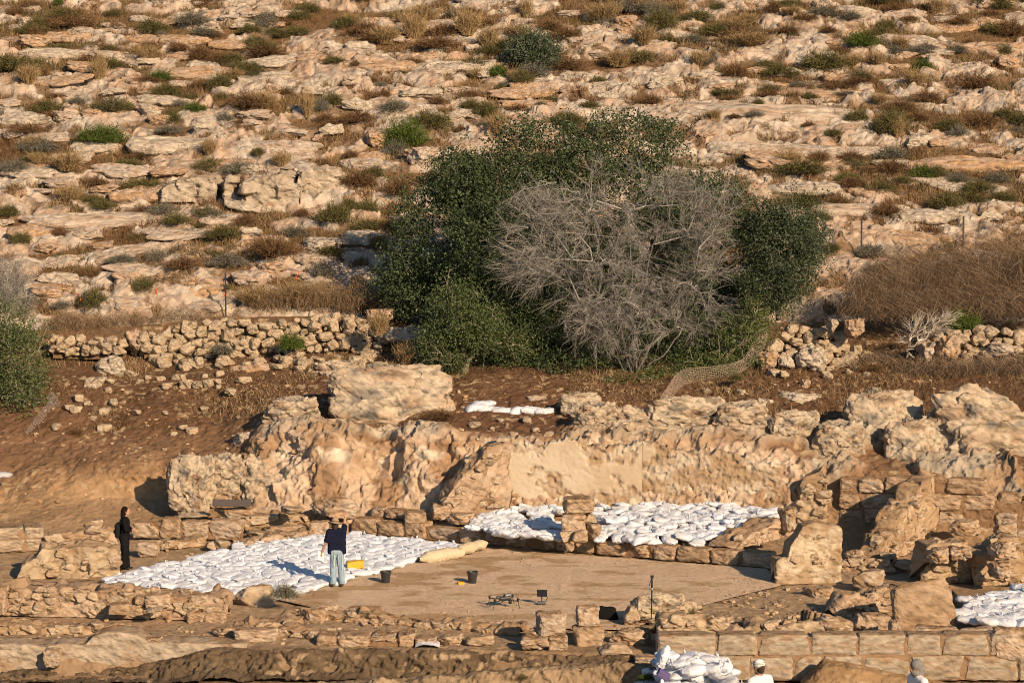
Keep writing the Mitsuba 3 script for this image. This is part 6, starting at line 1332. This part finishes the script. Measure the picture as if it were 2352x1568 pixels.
# --- plants of the terrace and the ruins
for (u, v, d, w, h, kd, lab) in ((2128,992,69.9,.62,.85,'o','dark olive bush growing from the cleft beside the biggest grey outcrop'),(670,800,76.5,.8,.75,'g','small green bush in front of the dry stone wall'),(2215,755,76.0,.95,.9,'g','green bush between brush heap and bare branches'),(930,840,74.4,.9,.7,'t','tall straw grass in shade beside the longest pale boulder'),(870,770,76.0,.8,.7,'t','tall straw grass at the shaded end of the dry stone wall'),(1690,872,73.0,.5,.3,'o','low green plant under the middle of the torn net'),(2000,850,74.6,.8,.4,'b','brown dry bush at the foot of the stone pile'),(905,870,73.2,.7,.5,'t','straw grass tuft on top of the longest pale boulder'),(1010,960,70.3,1.1,.4,'b','dry brush hanging over the cut face beside the longest pale boulder'),(1270,1020,68.6,.4,.2,'b','tiny dry plant above the plastered wall'),(512,810,76.6,.7,.45,'s','grey twiggy bush before the dry stone wall'),(760,835,75.2,.6,.35,'t','straw tuft behind the flat grey boulder'),
    (655,1372,56.0,.55,.55,'s','dry dark weed standing at the corner of the bag layer'),(1590,1424,53.6,.25,.42,'o','thin green weed on the rubble of the retaining wall'),(1610,1562,50.0,.2,.1,'g','small green weed by the pile of bags'),(1486,1560,49.8,.35,.2,'g','low green weed in the shade beside the pile of bags'),(1205,1556,50.6,.3,.16,'o','small olive weed on the near trench bank'),(2240,1095,66.8,.8,.35,'o','dry green growth on top of the roofless room wall'),(170,1000,72.8,.7,.35,'b','dry brown bush at the foot of the edge tree')):
    key = inst(numbered('terrace_plant'), f'shrub_form_{kd}{int(sr.integers(NFORM[kd]))}', mat4(at(u, v, d=d), (w, w * .8, h / .7), sr.uniform(0, 6)))
    tag(key, lab, 'plant')
# ================================================================== PEOPLE
MF = manifold3d.Manifold
def ball(p, r, s=(1, 1, 1)):
    return MF.sphere(1.0, 20).scale([float(r * k) for k in s]).translate([float(x) for x in p])
def bone(p, rp, q, rq, sp=(1, 1, 1), sq=(1, 1, 1)):
    return MF.batch_hull([ball(p, rp, sp), ball(q, rq, sq)])
def flesh(bones, length=.03, it=8):
    m = MF.batch_boolean(bones, manifold3d.OpType.Add).refine_to_length(length)
    tm = trimesh.Trimesh(*vf(m), process=True)
    trimesh.smoothing.filter_taubin(tm, lamb=.5, nu=.53, iterations=it)
    return np.array(tm.vertices), np.array(tm.faces)
def wrinkle(mesh, a, f, seed):
    v, fc = mesh
    n = np.array(trimesh.Trimesh(v, fc, process=False).vertex_normals)
    return v + n * ((fbm(v * f, 3, seed) - .5) * 2 * a)[:, None], fc
def hand(wrist, along, palm_n, curl, side=1, s=1.0):
    """Palm, four unequal bent fingers and a thumb from the side of the palm."""
    a = np.array(along, float); a /= np.linalg.norm(a)
    n = np.array(palm_n, float); n -= a * (n @ a); n /= np.linalg.norm(n)
    b = np.cross(a, n) * side; w = np.array(wrist, float); out = []
    out.append(MF.batch_hull([ball(w, .026 * s), ball(w + a * .085 * s + b * .030 * s, .013 * s), ball(w + a * .085 * s - b * .030 * s, .013 * s), ball(w + a * .03 * s + b * .028 * s, .017 * s)]))
    for k, (o, L) in enumerate(((.030, .070), (.010, .080), (-.010, .075), (-.030, .058))):
        p = w + a * .085 * s + b * o * s; d = a; prev = p
        for j in range(3):
            ang = curl * (.5 + .5 * j) * (1 + .1 * k)
            d2 = a * math.cos(ang) + n * math.sin(ang)
            q = prev + d2 * L * s * (.45, .32, .23)[j]
            out.append(bone(prev, (.0095, .009, .008)[j] * s, q, (.009, .008, .007)[j] * s)); prev = q
    t0 = w + a * .025 * s + b * .030 * s; t1 = t0 + (a * .6 + b * .7 + n * .3) * .045 * s; t2 = t1 + (a * .9 + n * .45) * .032 * s
    out += [bone(t0, .013 * s, t1, .011 * s), bone(t1, .011 * s, t2, .008 * s)]
    return out
def head(c, face, up, s=1.0):
    """Skull, jaw, nose, brows, lips, ears; face and up are the head's own directions."""
    f = np.array(face, float); f /= np.linalg.norm(f); u = np.array(up, float); u -= f * (u @ f); u /= np.linalg.norm(u); r = np.cross(f, u); c = np.array(c, float)
    P = lambda x, y, z: c + (r * x + f * y + u * z) * s
    out = [bone(P(0, -.02, .03), .088 * s, P(0, .02, .02), .080 * s), bone(P(0, .03, .0), .070 * s, P(0, .045, -.075), .040 * s), bone(P(-.03, .02, -.05), .045 * s, P(.03, .02, -.05), .045 * s),
           bone(P(0, .092, .012), .010 * s, P(0, .112, -.028), .015 * s), bone(P(-.035, .084, .022), .012 * s, P(.035, .084, .022), .012 * s),
           bone(P(-.018, .085, -.062), .010 * s, P(.018, .085, -.062), .010 * s)]
    for k in (-1, 1):
        out.append(bone(P(.085 * k, -.01, .015), .016 * s, P(.086 * k, -.012, -.03), .012 * s, (.5, 1, 1), (.5, 1, 1)))
        out.append(ball(P(.034 * k, .078, .004), .013 * s))
    return out, P
SKIN = (.42, .25, .17)
# ---------- the man in jeans, seen from behind, pointing up the slope
MAN = at(774, 1345, z=.03); M_ = lambda m: move(m[:2], MAN)
b = numbered('person'); tag(b, 'person from behind in navy T-shirt, jeans and brim hat, arm raised, pointing', 'person')
hd, HP = head((-.045, .02, 1.575), (-.35, .93, .25), (.05, -.2, 1))
armL = [(-.195, 0, 1.395), (-.265, -.04, 1.115), (-.375, .02, .86)]
armR = [(.185, .01, 1.40), (.185, .16, 1.54), (.19, .34, 1.69)]
bones = [bone((-.03, .0, 1.43), .058, (-.045, .01, 1.52), .056), bone((-.17, 0, 1.38), .065, (.17, 0, 1.385), .065), bone((0, 0, 1.30), .13, (0, 0, 1.0), .12, (1, .5, 1), (1, .5, 1)), bone((0, 0, .98), .12, (0, 0, .88), .125, (1, .6, 1), (1, .6, 1))]
for arm in (armL, armR):
    bones += [bone(arm[0], .056, arm[1], .043), bone(arm[1], .042, arm[2], .029)]
for k, foot in ((-1, (-.095, 0)), (1, (.125, .02))):
    bones += [bone((.09 * k, 0, .88), .085, (.095 * k, .02, .50), .058), bone((.095 * k, .02, .50), .055, (foot[0], foot[1], .10), .042)]
bones += hd + hand(armL[2], (-.45, .1, -.9), (.8, .3, -.3), .7) + hand(armR[2], (.15, .55, .75), (0, .8, -.5), .35, -1)
put(b + '__body', M_(flesh(bones, .022, 6)), 'gear_skin', SKIN)
sh = [MF.batch_hull([ball((-.185, 0, 1.395), .075), ball((.18, .01, 1.40), .078), ball((0, .01, 1.42), .10, (1, .8, .7)), ball((-.13, 0, 1.12), .09), ball((.13, 0, 1.12), .09)]),
      MF.batch_hull([ball((-.14, 0, 1.15), .095), ball((.14, 0, 1.15), .095), ball((-.15, 0, .84), .075, (1, 1.2, .4)), ball((.16, 0, .84), .075, (1, 1.2, .4))]),
      bone((-.19, 0, 1.385), .078, (-.245, -.03, 1.17), .078), bone((.18, .01, 1.40), .080, (.187, .11, 1.51), .070)]
put(b + '__shirt', M_(wrinkle(flesh(sh, .025, 6), .012, 9, 1)), 'cloth_skin', (.012, .015, .035))
jn = [bone((-.08, 0, .86), .112, (.08, 0, .86), .112)]
for k, foot in ((-1, (-.095, 0)), (1, (.125, .02))):
    jn += [bone((.085 * k, 0, .86), .112, (.095 * k, .015, .48), .082), bone((.095 * k, .015, .48), .08, (foot[0], foot[1], .09), .074), bone((foot[0], foot[1], .12), .074, (foot[0], foot[1] + .01, .055), .070, (1, 1, .6), (1, 1, .5))]
jm = wrinkle(flesh(jn, .022, 5), .018, 11, 4)
put(b + '__jeans', M_(jm), 'cloth_skin', lerp((.18, .28, .38), (.33, .44, .54), fbm(jm[0] * 6, 3, 3)))
for k, foot in ((0, (-.095, 0)), (1, (.125, .02))):
    put(b + '__shoe' + ('_001' if k else ''), M_(flesh([bone((foot[0], foot[1] - .06, .035), .045, (foot[0] + .02 * (2 * k - 1), foot[1] + .13, .03), .040, (1, 1, .8), (1, 1, .7))], .02, 3)), 'cloth_skin', (.09, .065, .05))
hr = flesh([bone(HP(0, -.035, .03), .092, HP(0, -.05, -.06), .075), bone(HP(0, -.05, -.06), .07, HP(-.03, -.03, -.15), .05)], .02, 4)
put(b + '__hair', M_(wrinkle(hr, .008, 18, 5)), 'cloth_skin', (.06, .042, .03))
brim = lathe([(0,.062),(.085,.060),(.094,.01),(.098,0),(.175,-.018),(.18,-.012),(.10,.012),(.10,.05),(.07,.115),(.03,.128),(0,.122)], 36)
bv = brim[0].copy(); bv[:, 2] += .03 * np.cos(np.arctan2(bv[:, 1], bv[:, 0]) * 2) * (np.hypot(bv[:, 0], bv[:, 1]) > .12)
hatT = mat4(HP(0, -.01, .045), (1, 1.06, 1), .3, -.30, .04); bv = bv @ hatT[:3, :3].T + hatT[:3, 3]
put(b + '__hat', M_((bv, brim[1])), 'cloth_skin', lerp((.30, .23, .16), (.38, .30, .22), fbm(bv * 14, 2, 6)))
band = lathe([(.094,.012),(.104,.014),(.103,.045),(.093,.046)], 36); bb = band[0] @ hatT[:3, :3].T + hatT[:3, 3]
put(b + '__hat_band', M_((bb, band[1])), 'cloth_skin', (.16, .11, .075))
for k, (x, y0, z1) in enumerate(((-.17, -.07, .38), (-.04, -.13, .5), (.15, -.09, .40), (.06, -.13, .55))):
    put(b + '__tassel' + (f'_{k:03d}' if k else ''), M_(curve_tube([(x, y0, .86), (x - .01, y0 - .02, (.86 + z1) / 2), (x, y0, z1)], .006, 6, 12)), 'cloth_skin', (.66, .66, .64))
pp = np.stack(np.meshgrid(np.linspace(-.09, .09, 8), np.linspace(-.12, .12, 8)), -1)
g = np.stack([-.40 + pp[..., 0] * .75, .0 + pp[..., 0] * .3 + .02 * pp[..., 1], .76 + pp[..., 1] * .9 - pp[..., 0] * .35 + .5 * pp[..., 0] ** 2], -1)
g = np.concatenate([g, g[::-1] + [0, .003, 0]])
put('sheet_of_paper', M_((g.reshape(-1, 3), gridf(16, 8))), 'cloth_skin', (.72, .72, .74)); tag('sheet_of_paper', 'white sheet of paper held in the lowered hand of the pointing man', 'paper')
put(b + '__wristwatch', M_(curve_tube([(-.345, .0, .93), (-.335, .035, .935), (-.365, .04, .905), (-.37, .0, .90), (-.345, .0, .93)], .011, 6, 20)), 'gear_skin', (.05, .05, .05))
# ---------- the woman in black, arms folded, in profile
WOM = at(288, 1306, z=-.02); W_ = lambda m: move(m[:2], WOM)
b = numbered('person'); tag(b, 'woman in black with long dark hair and backpack, arms folded, standing by a wall', 'person')
hd, HP = head((.035, .0, 1.535), (.93, .30, -.05), (.02, 0, 1), .97)
aN = [(.0, -.16, 1.31), (.06, -.20, 1.06), (.235, -.05, 1.04)]
aF = [(.0, .16, 1.31), (.06, .20, 1.06), (.21, -.04, 1.08)]
bones = [bone((.0, 0, 1.36), .050, (.025, 0, 1.46), .048), bone((0, -.13, 1.315), .055, (0, .13, 1.315), .055), bone((.0, 0, 1.26), .12, (0, 0, 1.0), .11, (.8, 1.1, 1), (.85, 1.1, 1)), bone((0, 0, 1.0), .11, (-.02, 0, .86), .135, (.85, 1.1, 1), (.9, 1.1, 1))]
for arm in (aN, aF): bones += [bone(arm[0], .045, arm[1], .036), bone(arm[1], .035, arm[2], .025)]
for k in (-1, 1): bones += [bone((-.01, .08 * k, .84), .08, (.0, .075 * k, .46), .052), bone((0, .075 * k, .46), .05, (-.01 + .03 * k, .075 * k, .08), .036)]
bones += hd + hand(aN[2], (.35, .9, .1), (-1, .2, 0), .6, 1, .92) + hand(aF[2], (.3, -.9, -.15), (-1, 0, 0), .6, -1, .92)
put(b + '__body', W_(flesh(bones, .022, 6)), 'gear_skin', SKIN)
tp = [MF.batch_hull([ball((0, -.14, 1.31), .066), ball((0, .14, 1.31), .066), ball((.03, 0, 1.22), .12, (.9, 1.1, 1)), ball((.0, 0, 1.36), .07)]), MF.batch_hull([ball((.02, 0, 1.2), .125, (.9, 1.15, 1)), ball((0, 0, 1.0), .115, (.95, 1.15, 1)), ball((-.02, 0, .80), .15, (.95, 1.1, .4))])]
for arm in (aN, aF): tp += [bone(arm[0], .062, arm[1], .053), bone(arm[1], .052, np.array(arm[1]) + .86 * (np.array(arm[2]) - arm[1]), .038)]
put(b + '__top', W_(wrinkle(flesh(tp, .022, 5), .010, 10, 2)), 'cloth_skin', (.010, .010, .012))
tr = [bone((-.02, -.05, .84), .135, (-.02, .05, .84), .135)]
for k in (-1, 1): tr += [bone((-.01, .075 * k, .82), .115, (.0, .08 * k, .45), .098), bone((.0, .08 * k, .45), .097, (-.01 + .03 * k, .08 * k, .06), .092, (1, 1, 1), (1, 1, .5))]
put(b + '__trousers', W_(wrinkle(flesh(tr, .022, 5), .014, 9, 3)), 'cloth_skin', (.012, .012, .014))
for k in (-1, 1):
    put(b + '__shoe' + ('_001' if k > 0 else ''), W_(flesh([bone((-.05 + .03 * k, .075 * k, .03), .036, (.13 + .03 * k, .075 * k, .025), .032, (1, 1, .8), (1, 1, .7))], .02, 3)), 'gear_skin', BLACK)
hr = flesh([bone(HP(0, -.03, .045), .094, HP(0, -.045, -.02), .088), bone(HP(0, -.06, -.03), .078, (-.045, -.02, 1.30), .072, (1, 1, 1), (.8, 1.3, 1)), bone((-.045, -.02, 1.30), .07, (.045, -.10, 1.20), .06, (.8, 1.3, 1), (.9, .7, 1)), bone((-.05, -.03, 1.28), .065, (-.03, -.07, 1.13), .045, (.7, 1.4, 1), (.6, 1.2, 1)),
            bone(HP(-.07, .02, .03), .035, HP(-.075, .02, -.10), .03)], .018, 4)
put(b + '__hair', W_(wrinkle(hr, .010, 16, 7)), 'cloth_skin', (.016, .011, .009))
bp = wrinkle(flesh([MF.batch_hull([ball((-.185, sy, z), .07, (1, 1, 1)) for sy in (-.09, .09) for z in (1.16, .90)]), bone((-.25, -.05, 1.0), .05, (-.25, .05, 1.0), .05)], .02, 4), .008, 12, 9)
put('backpack', W_(bp), 'cloth_skin', (.016, .017, .02)); tag('backpack', 'small black backpack worn by the woman in black', 'backpack')
for k, sy in enumerate((-.10, .10)):
    put('backpack__strap' + ('_001' if k else ''), W_(curve_tube([(-.13, sy, 1.12), (-.06, sy, 1.365), (.07, sy, 1.33), (.10, sy, 1.20), (-.02, sy * 1.3, 1.0), (-.12, sy, .92)], .014, 6, 24)), 'cloth_skin', (.016, .017, .02))
put('white_note', W_(rbox((.006, .10, .05), (.20, -.10, .985), .002, (0, 0, 20))), 'cloth_skin', (.7, .7, .72)); tag('white_note', 'small white paper held at the waist by the woman in black', 'paper')
# ---------- two workers cut by the lower edge of the view
def worker(u, vtop, d, label, face, skin, seed):
    top = at(u, vtop, d=d); foot = np.array([top[0], top[1], top[2] - 1.72])
    b = numbered('person'); tag(b, label, 'person')
    F_ = np.array(face, float); F_ /= np.linalg.norm(F_)
    yaw = math.atan2(F_[1], F_[0]) - math.pi / 2
    mv = lambda m: move(m[:2], foot, yaw)
    hd, HP = head((0, .03, 1.585), (0, 1, -.12), (0, .1, 1))
    arms = [[(k * .19, 0, 1.37), (k * .26, -.02, 1.09), (k * .24, .12, .87)] for k in (-1, 1)]
    bones = [bone((0, 0, 1.41), .056, (0, .01, 1.52), .055), bone((-.16, 0, 1.37), .062, (.16, 0, 1.37), .062), bone((0, 0, 1.28), .125, (0, 0, .9), .12, (1, .5, 1), (1, .55, 1))]
    for a in arms: bones += [bone(a[0], .054, a[1], .042), bone(a[1], .041, a[2], .028)]
    for k in (-1, 1): bones += [bone((.09 * k, 0, .88), .085, (.095 * k, .02, .48), .056), bone((.095 * k, .02, .48), .053, (.10 * k, 0, .09), .04)]
    bones += hd + hand(arms[0][2], (0, .3, -1), (1, 0, 0), .5, -1) + hand(arms[1][2], (0, .3, -1), (-1, 0, 0), .5, 1)
    put(b + '__body', mv(flesh(bones, .022, 6)), 'gear_skin', skin)
    sh = [MF.batch_hull([ball((-.18, 0, 1.375), .076), ball((.18, 0, 1.375), .076), ball((0, .01, 1.43), .085, (1, .9, .6)), ball((-.14, 0, 1.1), .095), ball((.14, 0, 1.1), .095)]), MF.batch_hull([ball((-.14, 0, 1.12), .098), ball((.14, 0, 1.12), .098), ball((-.14, 0, .84), .08, (1, 1.2, .4)), ball((.14, 0, .84), .08, (1, 1.2, .4))])]
    for a in arms: sh += [bone(a[0], .077, np.array(a[0]) * .3 + np.array(a[1]) * .7, .070)]
    put(b + '__shirt', mv(wrinkle(flesh(sh, .024, 5), .010, 9, seed)), 'cloth_skin', (.74, .74, .75))
    tr = [bone((-.08, 0, .86), .115, (.08, 0, .86), .115)]
    for k in (-1, 1): tr += [bone((.09 * k, 0, .86), .11, (.10 * k, .01, .08), .075)]
    put(b + '__trousers', mv(flesh(tr, .03, 4)), 'cloth_skin', (.10, .10, .12))
    for k in (-1, 1): put(b + '__shoe' + ('_001' if k > 0 else ''), mv(flesh([bone((.10 * k, -.05, .035), .042, (.11 * k, .14, .03), .038, (1, 1, .8), (1, 1, .7))], .025, 3)), 'cloth_skin', (.06, .05, .045))
    return b, mv, HP
b, mv, HP = worker(1746, 1515, 39.6, 'worker in white shirt and white knitted cap with grey stripes, by the trench wall', (-.55, .80, 0), (.30, .18, .12), 3)
cap = lathe([(.0965,.0),(.102,.004),(.102,.03),(.100,.055),(.088,.085),(.06,.108),(.03,.117),(0,.12)], 36)
cv = cap[0] + HP(0, -.004, .028) ; q = cap[0][:, 2]
put(b + '__cap', mv((cv, cap[1])), 'cloth_skin', (.72, .72, .70))
for k, (z, rd) in enumerate(((.022, .1035), (.048, .1025), (.072, .0965))):
    st = lathe([(rd - .004, z - .005), (rd + .0015, z - .005), (rd + .0005, z + .005), (rd - .006, z + .005)], 36)
    put(b + '__cap_stripe' + (f'_{k:03d}' if k else ''), mv((st[0] + HP(0, -.004, .028), st[1])), 'cloth_skin', (.24, .24, .24))
hr = flesh([bone(HP(0, -.040, .01), .076, HP(0, -.045, -.045), .062)], .02, 3); put(b + '__hair', mv(hr), 'cloth_skin', (.05, .04, .035))
bd = flesh([bone(HP(-.045, .03, -.078), .028, HP(.045, .03, -.078), .028), bone(HP(0, .052, -.088), .030, HP(0, .048, -.10), .025)], .015, 3); put(b + '__beard', mv(bd), 'cloth_skin', (.05, .045, .04))
b, mv, HP = worker(2109, 1514, 39.2, 'worker in white polo shirt with grey striped scarf wrapped round head and face', (-.85, -.35, 0), (.25, .145, .095), 8)
scene['scarf_skin'] = {'type': 'twosided', 'bsdf': {'type': 'diffuse', 'reflectance': mikit.proc(lambda p, n, uv: mikit.mix((.07, .065, .065), (.34, .33, .32), mikit.smoothstep(.45, .55, .5 + .5 * dr.sin(p.z * 330 + p.x * 130 + 4 * mikit.noise(p.x * 14, p.y * 14, p.z * 14)))))}}
scarf = wrinkle(flesh([bone(HP(0, -.02, .045), .104, HP(0, .01, .05), .098), bone(HP(0, -.04, -.02), .097, HP(0, -.04, -.10), .085)], .018, 4), .006, 16, 4)
put(b + '__scarf', mv(scarf), 'scarf_skin', (.3, .3, .3))
wrap = wrinkle(flesh([bone(HP(0, .045, -.065), .072, HP(0, .01, -.085), .092), bone(HP(0, .02, -.11), .075, HP(0, -.02, -.13), .085), bone(HP(.07, -.03, -.03), .05, HP(.06, -.05, -.13), .055)], .016, 4), .009, 18, 6)
put(b + '__scarf_wrap', mv(wrap), 'scarf_skin', (.3, .3, .3))
col_ = flesh([bone((-.07, .05, 1.44), .026, (.0, -.06, 1.475), .03), bone((.07, .05, 1.44), .026, (0, -.06, 1.475), .03)], .015, 3); put(b + '__collar', mv(col_), 'cloth_skin', (.75, .75, .76))
